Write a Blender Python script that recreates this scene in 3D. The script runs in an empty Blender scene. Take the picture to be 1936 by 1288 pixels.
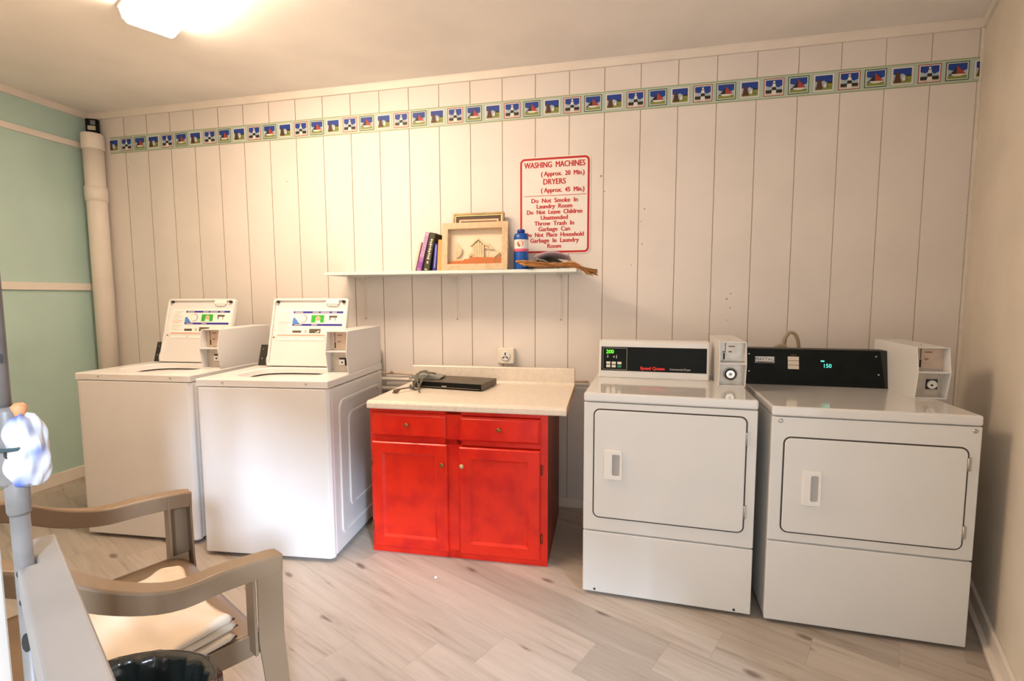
import bpy, bmesh, math, random
from mathutils import Vector, Matrix, Euler
random.seed(7)
S = bpy.context.scene
C = S.collection
PI = math.pi

# ------------------------------------------------------------------ camera
cam_d = bpy.data.cameras.new('camera')
cam = bpy.data.objects.new('camera', cam_d)
C.objects.link(cam)
YAW, PIT, ROL = 0.2231, 0.0865, -0.0031
cy_, sy_, cp_, sp_ = math.cos(YAW), math.sin(YAW), math.cos(PIT), math.sin(PIT)
Fv = Vector((-sy_*cp_, cy_*cp_, -sp_)); Rv = Vector((cy_, sy_, 0)); Uv = Rv.cross(Fv)
cr_, sr_ = math.cos(ROL), math.sin(ROL)
R2 = Rv*cr_ + Uv*sr_; U2 = -Rv*sr_ + Uv*cr_
M = Matrix((R2, U2, -Fv)).transposed().to_4x4()
M.translation = Vector((3.8672, -3.0233, 1.3124))
cam.matrix_world = M
cam_d.sensor_width = 36
cam_d.lens = 938.33/1936*36
cam_d.clip_start = 0.02
S.camera = cam

# ------------------------------------------------------------------ world, sun, exposure
S.view_settings.view_transform = 'Standard'
S.view_settings.look = 'None'
S.view_settings.gamma = 1
S.view_settings.use_curve_mapping = False
S.view_settings.exposure = 0.15
W = bpy.data.worlds.new('sky'); S.world = W; W.use_nodes = True
bg = W.node_tree.nodes['Background']
bg.inputs[0].default_value = (0.98, 0.97, 0.95, 1)
bg.inputs[1].default_value = 1.45
sun_d = bpy.data.lights.new('daylight', 'SUN')
sun_d.energy = 4.3; sun_d.angle = math.radians(7); sun_d.color = (0.62, 0.78, 1.0)
sun = bpy.data.objects.new('daylight', sun_d); C.objects.link(sun)
sun.location = (6, -6, 4)
sun.rotation_euler = Vector((0.61, -0.79, 0.418)).to_track_quat('Z', 'Y').to_euler()
LAMP_STRENGTH = 44.0
LAMP_COL = (1.0, 0.755, 0.54)

# ------------------------------------------------------------------ materials
def mat(name, col, rough=0.5, metal=0.0, noise=0.0, nscale=8.0, bump=0.0, bscale=60.0, spec=0.5, col2=None, coat=0.0, emit=None, estr=0.0):
    m = bpy.data.materials.new(name); m.use_nodes = True
    nt = m.node_tree; b = nt.nodes['Principled BSDF']
    b.inputs['Base Color'].default_value = (*col, 1)
    b.inputs['Roughness'].default_value = rough
    b.inputs['Metallic'].default_value = metal
    b.inputs['Specular IOR Level'].default_value = spec
    b.inputs['Coat Weight'].default_value = coat
    if emit:
        b.inputs['Emission Color'].default_value = (*emit, 1); b.inputs['Emission Strength'].default_value = estr
    if noise > 0 or col2:
        tc = nt.nodes.new('ShaderNodeTexCoord'); n = nt.nodes.new('ShaderNodeTexNoise')
        n.inputs['Scale'].default_value = nscale; n.inputs['Detail'].default_value = 4
        nt.links.new(tc.outputs['Object'], n.inputs['Vector'])
        mx = nt.nodes.new('ShaderNodeMix'); mx.data_type = 'RGBA'
        c2 = col2 or tuple(max(0, c*(1-noise)) for c in col)
        mx.inputs[6].default_value = (*col, 1); mx.inputs[7].default_value = (*c2, 1)
        rp = nt.nodes.new('ShaderNodeValToRGB'); rp.color_ramp.elements[0].position = 0.42; rp.color_ramp.elements[1].position = 0.72
        nt.links.new(n.outputs['Fac'], rp.inputs['Fac']); nt.links.new(rp.outputs['Color'], mx.inputs[0])
        nt.links.new(mx.outputs[2], b.inputs['Base Color'])
    if bump > 0:
        tc = nt.nodes.new('ShaderNodeTexCoord'); n = nt.nodes.new('ShaderNodeTexNoise')
        n.inputs['Scale'].default_value = bscale; n.inputs['Detail'].default_value = 3
        nt.links.new(tc.outputs['Object'], n.inputs['Vector'])
        bp = nt.nodes.new('ShaderNodeBump'); bp.inputs['Strength'].default_value = bump; bp.inputs['Distance'].default_value = 0.002
        nt.links.new(n.outputs['Fac'], bp.inputs['Height']); nt.links.new(bp.outputs['Normal'], b.inputs['Normal'])
    return m

WALLC = (0.80, 0.745, 0.70)
M_wall = mat('painted_boards', WALLC, 0.55, noise=0.07, nscale=2.5, bump=0.25, bscale=45)
M_groove = mat('board_groove_brown', (0.40, 0.30, 0.22), 0.8)  # darker brown for groove bottoms and left slopes, wall chips, bracket screws
M_wallr = mat('painted_wall_right', (0.80, 0.73, 0.62), 0.6, noise=0.10, nscale=3, bump=0.2, bscale=30)
M_green = mat('pale_green_paint', (0.50, 0.68, 0.62), 0.55, noise=0.10, nscale=2.2, bump=0.2, bscale=30)
M_ceil = mat('ceiling_paint', (0.90, 0.86, 0.82), 0.7, noise=0.10, nscale=2.0, bump=0.2, bscale=50)
M_trim = mat('cream_trim_paint', (0.84, 0.77, 0.69), 0.45, noise=0.06, nscale=6)
M_white = mat('white_enamel', (0.74, 0.725, 0.715), 0.28, spec=0.5, bump=0.06, bscale=160, noise=0.03, nscale=5)
M_whited = mat('dryer_enamel', (0.74, 0.735, 0.72), 0.28, spec=0.5, bump=0.06, bscale=160, noise=0.03, nscale=5)
M_top = mat('dryer_top_enamel', (0.74, 0.73, 0.71), 0.12, spec=0.6, coat=0.5)
M_plast = mat('white_plastic', (0.82, 0.80, 0.77), 0.4)
M_dark = mat('black_gap', (0.02, 0.018, 0.016), 0.7)
M_gapshade = mat('painted_gap_shade', (0.05, 0.04, 0.035), 0.6)
M_black = mat('black_panel', (0.008, 0.010, 0.009), 0.4, noise=0.3, nscale=15, spec=0.12)
M_blackm = mat('black_metal', (0.035, 0.035, 0.03), 0.45, spec=0.25)
M_steel = mat('steel', (0.55, 0.53, 0.50), 0.35, metal=0.9)
M_chrome = mat('chrome', (0.75, 0.73, 0.70), 0.2, metal=1.0)
M_plate = mat('brushed_coin_plate', (0.60, 0.56, 0.50), 0.4, metal=0.55, noise=0.2, nscale=30)
M_tanplate = mat('tan_coin_plate', (0.62, 0.50, 0.40), 0.45, metal=0.2, noise=0.15, nscale=20)
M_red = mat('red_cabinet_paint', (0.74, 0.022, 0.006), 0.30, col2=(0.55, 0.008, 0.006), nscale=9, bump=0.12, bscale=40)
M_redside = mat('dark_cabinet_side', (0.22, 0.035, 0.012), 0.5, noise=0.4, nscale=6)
M_knob = mat('dark_brass', (0.30, 0.15, 0.05), 0.4, metal=0.8)
M_lam = mat('cream_laminate', (0.80, 0.72, 0.62), 0.35, noise=0.10, nscale=40)
M_shelf = mat('pale_blue_shelf_paint', (0.74, 0.80, 0.77), 0.45, noise=0.05, nscale=10)
M_chair = mat('taupe_resin', (0.225, 0.152, 0.092), 0.42, bump=0.12, bscale=120)
M_cloth = mat('white_cloth', (0.72, 0.61, 0.49), 0.85, bump=0.8, bscale=9, noise=0.05, nscale=6)
M_pipe = mat('grey_pipe_paint', (0.22, 0.20, 0.185), 0.4, noise=0.25, nscale=25)
M_ledge = mat('grey_white_board_paint', (0.29, 0.275, 0.265), 0.45, noise=0.12, nscale=8)
M_wood = mat('pale_wood', (0.66, 0.49, 0.31), 0.6, noise=0.22, nscale=30)
M_gold = mat('antique_gold', (0.30, 0.20, 0.08), 0.4, metal=0.4, noise=0.4, nscale=20)
M_goldl = mat('pale_gold', (0.62, 0.50, 0.24), 0.4, metal=0.4)  # lighter gold for the inner moulding and one door knob
M_text = mat('sign_red', (0.50, 0.012, 0.012), 0.5)
M_sign = mat('sign_white', (0.84, 0.80, 0.75), 0.4, noise=0.04, nscale=8)
M_ink = mat('dark_ink', (0.06, 0.06, 0.07), 0.6)
M_tan = mat('tan_rubber', (0.33, 0.26, 0.17), 0.5)
M_cream = mat('cream_plastic', (0.82, 0.76, 0.66), 0.4)

def floor_mat():
    m = bpy.data.materials.new('vinyl_plank_floor'); m.use_nodes = True
    nt = m.node_tree; b = nt.nodes['Principled BSDF']; N = nt.nodes.new; L = nt.links.new
    tc = N('ShaderNodeTexCoord'); mp = N('ShaderNodeMapping'); mp.vector_type = 'POINT'
    mp.inputs['Rotation'].default_value = (0, 0, math.radians(25.5)); mp.inputs['Location'].default_value = (0, 0, 0)
    L(tc.outputs['Object'], mp.inputs['Vector'])
    def mth(op, a, b=None, c=None):
        n = N('ShaderNodeMath'); n.operation = op
        for k, v in enumerate((a, b, c)):
            if v is None: continue
            if isinstance(v, (int, float)): n.inputs[k].default_value = v
            else: L(v, n.inputs[k])
        return n.outputs[0]
    sp = N('ShaderNodeSeparateXYZ'); L(mp.outputs[0], sp.inputs[0])
    RH, PL = 0.182, 1.22
    yr = mth('DIVIDE', mth('ADD', sp.outputs[1], 0.016), RH); row = mth('FLOOR', yr); fy = mth('FRACT', yr)
    wn0 = N('ShaderNodeTexWhiteNoise'); wn0.noise_dimensions = '1D'; L(row, wn0.inputs['W'])
    sh = mth('ADD', mth('MULTIPLY', row, 0.225), mth('MULTIPLY', wn0.outputs['Value'], 0.10))
    xr = mth('DIVIDE', mth('SUBTRACT', mth('SUBTRACT', sp.outputs[0], 3.40), sh), PL); col_ = mth('FLOOR', xr); fx = mth('FRACT', xr)
    cmb = N('ShaderNodeCombineXYZ'); L(row, cmb.inputs[0]); L(col_, cmb.inputs[1])
    wn = N('ShaderNodeTexWhiteNoise'); wn.noise_dimensions = '2D'; L(cmb.outputs[0], wn.inputs['Vector'])
    def edge(f, w): return mth('LESS_THAN', mth('MINIMUM', f, mth('SUBTRACT', 1.0, f)), w)
    seam = mth('MAXIMUM', edge(fy, 0.0016/RH), edge(fx, 0.0016/PL))
    # grain stretched along the plank, shifted per plank
    mp2 = N('ShaderNodeMapping'); mp2.inputs['Scale'].default_value = (1.3, 17, 1)
    add = N('ShaderNodeVectorMath'); add.operation = 'ADD'
    sc = N('ShaderNodeVectorMath'); sc.operation = 'SCALE'; sc.inputs['Scale'].default_value = 7.0
    L(wn.outputs['Color'], sc.inputs[0]); L(mp.outputs[0], add.inputs[0]); L(sc.outputs[0], add.inputs[1]); L(add.outputs[0], mp2.inputs['Vector'])
    n1 = N('ShaderNodeTexNoise'); n1.inputs['Scale'].default_value = 1.6; n1.inputs['Detail'].default_value = 7; n1.inputs['Roughness'].default_value = 0.62; n1.inputs['Distortion'].default_value = 0.6
    L(mp2.outputs[0], n1.inputs['Vector'])
    r1 = N('ShaderNodeValToRGB')
    e = r1.color_ramp.elements; e[0].position = 0.27; e[0].color = (0.29, 0.235, 0.19, 1); e[1].position = 0.70; e[1].color = (0.49, 0.435, 0.38, 1)
    x = e.new(0.42); x.color = (0.41, 0.358, 0.305, 1)
    L(n1.outputs['Fac'], r1.inputs['Fac'])
    # plank tone
    mx = N('ShaderNodeMix'); mx.data_type = 'RGBA'; mx.blend_type = 'MULTIPLY'; mx.inputs[0].default_value = 1
    r2 = N('ShaderNodeValToRGB'); e = r2.color_ramp.elements; e[0].position = 0; e[0].color = (0.84, 0.84, 0.84, 1); e[1].position = 1; e[1].color = (1.10, 1.10, 1.10, 1)
    L(wn.outputs['Value'], r2.inputs['Fac']); L(r1.outputs['Color'], mx.inputs[6]); L(r2.outputs['Color'], mx.inputs[7])
    # knots
    mp3 = N('ShaderNodeMapping'); mp3.inputs['Scale'].default_value = (1.45, 3.3, 1); L(add.outputs[0], mp3.inputs['Vector'])
    n3 = N('ShaderNodeTexNoise'); n3.inputs['Scale'].default_value = 6; L(mp3.outputs[0], n3.inputs['Vector'])
    mx3 = N('ShaderNodeMix'); mx3.data_type = 'RGBA'; mx3.inputs[0].default_value = 0.09
    L(mp3.outputs[0], mx3.inputs[6]); L(n3.outputs['Color'], mx3.inputs[7])
    vo = N('ShaderNodeTexVoronoi'); vo.voronoi_dimensions = '2D'; vo.inputs['Scale'].default_value = 1.5; L(mx3.outputs[2], vo.inputs['Vector'])
    r3 = N('ShaderNodeValToRGB'); e = r3.color_ramp.elements; e[0].position = 0.030; e[0].color = (1, 1, 1, 1); e[1].position = 0.085; e[1].color = (0, 0, 0, 1)
    L(vo.outputs['Distance'], r3.inputs['Fac'])
    mx4 = N('ShaderNodeMix'); mx4.data_type = 'RGBA'; mx4.inputs[7].default_value = (0.13, 0.085, 0.06, 1)
    mul = N('ShaderNodeMath'); mul.operation = 'MULTIPLY'; mul.inputs[1].default_value = 0.8
    spc = N('ShaderNodeSeparateColor'); L(vo.outputs['Color'], spc.inputs[0])
    L(mth('MULTIPLY', r3.outputs['Color'], mth('GREATER_THAN', spc.outputs[0], 0.15)), mul.inputs[0]); L(mul.outputs[0], mx4.inputs[0]); L(mx.outputs[2], mx4.inputs[6])
    # seams
    mx5 = N('ShaderNodeMix'); mx5.data_type = 'RGBA'; mx5.inputs[7].default_value = (0.30, 0.24, 0.19, 1)
    mul2 = N('ShaderNodeMath'); mul2.operation = 'MULTIPLY'; mul2.inputs[1].default_value = 0.40
    L(seam, mul2.inputs[0]); L(mul2.outputs[0], mx5.inputs[0]); L(mx4.outputs[2], mx5.inputs[6])
    L(mx5.outputs[2], b.inputs['Base Color'])
    b.inputs['Roughness'].default_value = 0.42; b.inputs['Specular IOR Level'].default_value = 0.4
    bp = N('ShaderNodeBump'); bp.inputs['Strength'].default_value = 0.15; bp.inputs['Distance'].default_value = 0.002
    L(n1.outputs['Fac'], bp.inputs['Height']); L(bp.outputs[0], b.inputs['Normal'])
    return m
M_floor = floor_mat()

# ------------------------------------------------------------------ mesh helpers
class MB:
    def __init__(s):
        s.bm = bmesh.new(); s.mats = []; s.mi = 0; s.X = Matrix.Identity(4)
    def mat(s, m):
        if m not in s.mats: s.mats.append(m)
        s.mi = s.mats.index(m); return s
    def _add(s, verts, faces, smooth=False):
        vs = [s.bm.verts.new(s.X @ Vector(v)) for v in verts]
        for f in faces:
            try:
                fc = s.bm.faces.new([vs[i] for i in f]); fc.material_index = s.mi; fc.smooth = smooth
            except ValueError: pass
        return s
    def box(s, a, b):
        x0, y0, z0 = [min(a[i], b[i]) for i in range(3)]; x1, y1, z1 = [max(a[i], b[i]) for i in range(3)]
        v = [(x0,y0,z0),(x1,y0,z0),(x1,y1,z0),(x0,y1,z0),(x0,y0,z1),(x1,y0,z1),(x1,y1,z1),(x0,y1,z1)]
        return s._add(v, [(0,3,2,1),(4,5,6,7),(0,1,5,4),(1,2,6,5),(2,3,7,6),(3,0,4,7)])
    def hexa(s, v):   # 8 corners in box order
        return s._add(v, [(0,3,2,1),(4,5,6,7),(0,1,5,4),(1,2,6,5),(2,3,7,6),(3,0,4,7)])
    def prism(s, pts, axis, a, b, smooth=False):
        # pts in the two other axes (order x,y,z without axis); extruded from a to b
        n = len(pts)
        def mk(p, t):
            if axis == 0: return (t, p[0], p[1])
            if axis == 1: return (p[0], t, p[1])
            return (p[0], p[1], t)
        v = [mk(p, a) for p in pts] + [mk(p, b) for p in pts]
        f = [tuple(range(n)), tuple(reversed(range(n, 2*n)))]
        s._add(v, f)
        vs = list(s.bm.verts)[-2*n:]
        for i in range(n):
            j = (i+1) % n
            try:
                fc = s.bm.faces.new([vs[i], vs[n+i], vs[n+j], vs[j]]); fc.material_index = s.mi; fc.smooth = smooth
            except ValueError: pass
        return s
    def frame(s, outer, inner, axis, a, b):
        n = len(outer)
        def mk(p, t):
            if axis == 0: return (t, p[0], p[1])
            if axis == 1: return (p[0], t, p[1])
            return (p[0], p[1], t)
        v = [mk(p, a) for p in outer]+[mk(p, a) for p in inner]+[mk(p, b) for p in outer]+[mk(p, b) for p in inner]
        f = []
        for i in range(n):
            j = (i+1) % n
            f += [(i, j, n+j, n+i), (2*n+i, 3*n+i, 3*n+j, 2*n+j), (i, 2*n+i, 2*n+j, j), (n+i, n+j, 3*n+j, 3*n+i)]
        return s._add(v, f)
    def lathe(s, c, prof, n=24, axis=2, smooth=True):
        rings = []; v = []
        for r, h in prof:
            for i in range(n):
                t = 2*PI*i/n; p, q = r*math.cos(t), r*math.sin(t)
                if axis == 2: v.append((c[0]+p, c[1]+q, c[2]+h))
                elif axis == 1: v.append((c[0]+p, c[1]+h, c[2]+q))
                else: v.append((c[0]+h, c[1]+p, c[2]+q))
        f = []
        for k in range(len(prof)-1):
            for i in range(n):
                j = (i+1) % n; f.append((k*n+i, k*n+j, (k+1)*n+j, (k+1)*n+i))
        s._add(v, f, smooth)
        vs = list(s.bm.verts)[-len(v):]
        for k in (0, len(prof)-1):
            if prof[k][0] > 1e-6:
                try: fc = s.bm.faces.new([vs[k*n+i] for i in range(n)]); fc.material_index = s.mi
                except ValueError: pass
        return s
    def tube(s, pts, r, n=8, closed=False, flat=None):
        pts = [Vector(p) for p in pts]; rings = []; m = len(pts)
        rr = r if isinstance(r, (list, tuple)) else [r]*m
        up = Vector((0, 0, 1)); v = []; prev = None
        for i, p in enumerate(pts):
            if closed: d = pts[(i+1) % m]-pts[i-1]
            else: d = pts[min(i+1, m-1)]-pts[max(i-1, 0)]
            d.normalize()
            if prev is None:
                a = d.cross(up)
                if a.length < 1e-3: a = d.cross(Vector((1, 0, 0)))
            else: a = prev - d*prev.dot(d)
            a.normalize(); prev = a.copy(); b = d.cross(a)
            for k in range(n):
                t = 2*PI*k/n
                v.append(p + a*rr[i]*math.cos(t) + b*rr[i]*math.sin(t)*(flat or 1))
        f = []
        for i in range(m if closed else m-1):
            j = (i+1) % m
            for k in range(n):
                l = (k+1) % n; f.append((i*n+k, i*n+l, j*n+l, j*n+k))
        s._add(v, f, True)
        if not closed:
            vs = list(s.bm.verts)[-len(v):]
            for q in (vs[:n], vs[-n:]):
                try: fc = s.bm.faces.new(q); fc.material_index = s.mi
                except ValueError: pass
        return s
    def sweep(s, path, sect, smooth=True):
        # path: list of (pos, side vector, up vector); sect: list of (u,v)
        n = len(sect); v = []; f = []
        for p, a, b in path:
            p, a, b = Vector(p), Vector(a), Vector(b)
            for u, w in sect: v.append(p + a*u + b*w)
        for i in range(len(path)-1):
            for k in range(n):
                l = (k+1) % n; f.append((i*n+k, i*n+l, (i+1)*n+l, (i+1)*n+k))
        f += [tuple(range(n)), tuple(reversed(range((len(path)-1)*n, len(path)*n)))]
        return s._add(v, f, smooth)
    def quad(s, *pts): return s._add(pts, [tuple(range(len(pts)))])
    def grid(s, fn, nu, nv, smooth=True):
        v = [fn(i/nu, j/nv) for j in range(nv+1) for i in range(nu+1)]
        f = [(j*(nu+1)+i, j*(nu+1)+i+1, (j+1)*(nu+1)+i+1, (j+1)*(nu+1)+i) for j in range(nv) for i in range(nu)]
        return s._add(v, f, smooth)
    def text(s, body, size, at, dx=(1,0,0), dn=(0,-1,0), align='CENTER', bold=0.0, depth=0.0006, sx=1.0, space=1.0):
        cu = bpy.data.curves.new('t', 'FONT'); cu.body = body; cu.size = size; cu.align_x = align
        cu.offset = bold*size; cu.extrude = depth; cu.space_character = space; cu.resolution_u = 3
        o = bpy.data.objects.new('t', cu); C.objects.link(o)
        me = bpy.data.meshes.new_from_object(o.evaluated_get(bpy.context.evaluated_depsgraph_get()))
        dx = Vector(dx).normalized(); dn = Vector(dn).normalized(); dy = dn.cross(dx)
        Mx = Matrix((dx*sx, dy, dn)).transposed().to_4x4(); Mx.translation = Vector(at)
        vs = [Mx @ v.co for v in me.vertices]
        s._add(vs, [tuple(p.vertices) for p in me.polygons])
        bpy.data.objects.remove(o); bpy.data.curves.remove(cu); bpy.data.meshes.remove(me)
        return s
    def build(s, name, material=None, parent=None, bevel=0, seg=2, auto=False, loc=None, rot=None, fix=True):
        if fix: bmesh.ops.recalc_face_normals(s.bm, faces=s.bm.faces)
        me = bpy.data.meshes.new(name); s.bm.to_mesh(me); s.bm.free()
        for m in (s.mats or [material]): me.materials.append(m)
        o = bpy.data.objects.new(name, me); C.objects.link(o)
        if parent: o.parent = parent
        if bevel:
            md = o.modifiers.new('bevel', 'BEVEL'); md.width = bevel; md.segments = seg; md.limit_method = 'ANGLE'; md.angle_limit = math.radians(40)
            md.harden_normals = False
        if loc: o.location = loc
        if rot: o.rotation_euler = rot
        return o
def build_split(m, name, material=None, parent=None, **kw):
    bm = m.bm; bm.verts.index_update(); seen = set(); out = []
    bm.verts.ensure_lookup_table()
    for v0 in list(bm.verts):
        if v0 in seen: continue
        comp = []; st = [v0]; seen.add(v0)
        while st:
            v = st.pop(); comp.append(v)
            for e_ in v.link_edges:
                w = e_.other_vert(v)
                if w not in seen: seen.add(w); st.append(w)
        n = MB(); n.mats = list(m.mats); mp_ = {v: n.bm.verts.new(v.co) for v in comp}
        fs = {f for v in comp for f in v.link_faces}
        for f in sorted(fs, key=lambda f: f.index):
            g = n.bm.faces.new([mp_[v] for v in f.verts]); g.material_index = f.material_index; g.smooth = f.smooth
        out.append(n.build(name, material, parent, **kw))
    bm.free(); return out
def tag(o, label, cat, group=None, kind=None):
    o['label'] = label; o['category'] = cat
    if group: o['group'] = group
    if kind: o['kind'] = kind
    return o
def thing(name, label, cat, loc=(0,0,0), rz=0, group=None):
    o = bpy.data.objects.new(name, None); C.objects.link(o); o.empty_display_size = 0.1
    o.location = loc; o.rotation_euler = (0, 0, rz); return tag(o, label, cat, group)
def struct(o): o['kind'] = 'structure'; return o
def rrect(x0, z0, x1, z1, r, n=6):
    p = []
    for cx, cz, a0 in ((x1-r, z1-r, 0), (x0+r, z1-r, PI/2), (x0+r, z0+r, PI), (x1-r, z0+r, 1.5*PI)):
        for i in range(n+1):
            a = a0 + PI/2*i/n; p.append((cx+r*math.cos(a), cz+r*math.sin(a)))
    return p
def smoothpath(pts, n=8):
    pts = [Vector(p) for p in pts]; out = []
    P = [pts[0]*2-pts[1]] + pts + [pts[-1]*2-pts[-2]]
    for i in range(1, len(P)-2):
        a, b, c, d = P[i-1], P[i], P[i+1], P[i+2]
        for k in range(n):
            t = k/n
            out.append(0.5*((2*b)+(c-a)*t+(2*a-5*b+4*c-d)*t*t+(3*b-a-3*c+d)*t**3))
    out.append(pts[-1]); return out

# ------------------------------------------------------------------ room shell
H = 2.673
XR = 5.58
def rw(u): return (XR-0.385*u, -u)      # right wall runs obliquely: point u metres in front of the back wall
A_ = Vector((0.895, -0.446, 0)); M_ = Vector((-0.446, -0.895, 0)); P0 = Vector((3.284, -0.749, 0))
def sq(s_, q_, z=0): v = P0 + A_*s_ + M_*q_; return Vector((v.x, v.y, z))

m = MB()
m.quad((-0.15, 0.12, 0), (-0.15, -4.6, 0), (8, -4.6, 0), (8, 0.12, 0))
struct(m.build('floor', M_floor, fix=False))
m = MB(); a, b = sq(-4.2, 2.12, H), sq(5.8, 2.12, H)
m.prism([(-0.15, 0.15), (-0.15, a.y), (a.x, a.y), (b.x, b.y), (8.2, 0.15)], 2, H, H+0.06)
struct(m.build('ceiling', M_ceil))

# back wall: grooved boards
BX0, BS = 0.2835, 0.203
m = MB(); m.mat(M_wall)
xs = [-0.03] + [BX0+BS*i for i in range(0, 27)] + [XR+0.02]
gw, gd = 0.0024, 0.003
for i in range(len(xs)-1):
    l = xs[i] + (gw if i > 0 else 0); r = xs[i+1] - (gw if i < len(xs)-2 else 0)
    m.mat(M_wall); m.quad((l, 0, 0), (r, 0, 0), (r, 0, H), (l, 0, H))
    if i < len(xs)-2:
        c = xs[i+1]
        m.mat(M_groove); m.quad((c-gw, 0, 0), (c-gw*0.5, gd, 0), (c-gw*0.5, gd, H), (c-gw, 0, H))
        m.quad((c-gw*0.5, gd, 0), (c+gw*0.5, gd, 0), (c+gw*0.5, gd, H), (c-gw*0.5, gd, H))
        m.mat(M_wall); m.quad((c+gw*0.5, gd, 0), (c+gw, 0, 0), (c+gw, 0, H), (c+gw*0.5, gd, H))
m.mat(M_wall); m.quad((-0.03, 0.1, 0), (XR+0.02, 0.1, 0), (XR+0.02, 0.1, H), (-0.03, 0.1, H))
m.quad((XR+0.02, 0, 0), (XR+0.02, 0.1, 0), (XR+0.02, 0.1, H), (XR+0.02, 0, H))
struct(m.build('wall_back', M_wall, fix=False))
# small nail heads and chips in the paint
m = MB()
for x, z, r in [(0.30,2.27,.004),(0.30,2.14,.003),(0.31,1.93,.003),(1.62,2.10,.004),(2.66,1.93,.003),(3.72,2.02,.006),(3.74,1.93,.004),(3.47,1.98,.004),(3.97,1.82,.004),(3.95,1.75,.003),(3.96,1.62,.004),(4.45,1.33,.004),(4.43,1.30,.005),(4.45,1.25,.004),(4.44,1.18,.003),(5.57,1.95,.003),(5.56,1.72,.003),(2.85,1.43,.003),(3.9,1.5,.003)]:
    m.lathe((x, 0.0005, z), [(r, -0.0015), (r*0.6, -0.002)], 8, 1)
tag(m.build('wall_chips', M_groove), 'small dark chips and nail heads in the paint of the board wall', 'paint chips', kind='stuff')

m = MB(); m.box((-0.13, 0.1, 0), (-0.03, -1.6, H)); struct(m.build('wall_left', M_green))
m = MB(); p, q = rw(-0.06), rw(1.9)
m.prism([p, q, (q[0]+0.1, q[1]-0.04), (p[0]+0.1, p[1]-0.04)], 2, 0, H); struct(m.build('wall_right', M_wallr))
m = MB()
a, b, c, d = sq(-4.1, 1.86), sq(0.63, 1.86), sq(0.63, 2.1), sq(-4.1, 2.1)
m.prism([(v.x, v.y) for v in (a, b, c, d)], 2, 0, H); struct(m.build('wall_front', M_wallr))
m = MB()
a, b, c, d = sq(0.64, 2.0), sq(5.8, 2.0), sq(5.8, 2.12), sq(0.64, 2.12)
m.prism([(v.x, v.y) for v in (a, b, c, d)], 2, 2.0, H-0.001); struct(m.build('trim_7', M_trim))

# crown and corner trim
m = MB(); m.prism([(-0.001, H), (-0.001, H-0.045), (-0.014, H-0.045), (-0.02, H-0.012), (-0.02, H)], 0, -0.03, XR-0.01); struct(m.build('trim_1', M_trim))
m = MB(); m.box((-0.03, -0.02, H-0.045), (-0.012, -1.5, H-0.0005)); struct(m.build('trim_2', M_trim))
m = MB(); m.box((-0.03, -0.01, 2.405), (-0.015, -1.5, 2.445)); struct(m.build('trim_3', M_trim))
m = MB(); m.box((-0.03, -0.01, 1.375), (-0.012, -1.5, 1.425)); struct(m.build('trim_4', M_trim))
m = MB(); m.box((XR-0.014, -0.0, 0), (XR+0.0, -0.010, 2.63)); struct(m.build('trim_5', M_wallr, bevel=0.002))
def rwbox(m, u0, u1, t0, t1, z0, z1):   # strip along the right wall, t = distance off the wall
    n = Vector((-0.933, 0.359)); 
    P = [rw(u0), rw(u1)]
    v = [(P[0][0]+n.x*t0, P[0][1]+n.y*t0), (P[1][0]+n.x*t0, P[1][1]+n.y*t0), (P[1][0]+n.x*t1, P[1][1]+n.y*t1), (P[0][0]+n.x*t1, P[0][1]+n.y*t1)]
    m.prism(v, 2, z0, z1); return m
struct(rwbox(MB(), 0.02, 1.9, 0, 0.014, H-0.045, H-0.001).build('trim_6', M_trim))
m = MB(); rwbox(m, 0.02, 1.9, 0, 0.014, 0, 0.085); rwbox(m, 0.02, 1.9, 0.012, 0.032, 0, 0.022); struct(m.build('baseboard_right', M_trim, bevel=0.003))
m = MB(); m.box((-0.03, -0.01, 0), (-0.012, -1.6, 0.085)); struct(m.build('baseboard_left', M_trim, bevel=0.003))
m = MB(); m.box((0.0, 0, 0), (XR-0.03, -0.014, 0.06)); struct(m.build('baseboard_back', M_trim, bevel=0.003))

# ------------------------------------------------------------------ ceiling light (emissive wraparound)
def ceiling_light():
    t = thing('ceiling_light', 'long glowing wraparound fluorescent fixture on the ceiling', 'ceiling light', (1.655, -0.845, H), math.atan2(-0.446, 0.895))
    md = MB(); Lx, Wd = 1.24, 0.235
    prof = [(0, -0.012), (0.012, -0.055), (0.03, -0.072), (Wd-0.03, -0.072), (Wd-0.012, -0.055), (Wd, -0.012)]
    prof = [(-p[0], p[1]) for p in prof]
    md.prism(prof, 0, 0.012, Lx-0.012)
    md.build('diffuser', mat('lamp_diffuser', (0.9, 0.88, 0.85), 0.4, emit=LAMP_COL, estr=LAMP_STRENGTH), t)
    mb = MB(); mb.box((0.0, 0.006, -0.014), (Lx, -Wd-0.006, 0))
    mb.build('housing', M_white, t)
    for x in (0.0, Lx-0.012):
        me = MB(); me.prism([(p[0]*1.02+0.002, p[1]-0.003) for p in prof], 0, x, x+0.012); me.build('end_cap', M_plast, t)
ceiling_light()

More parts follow.
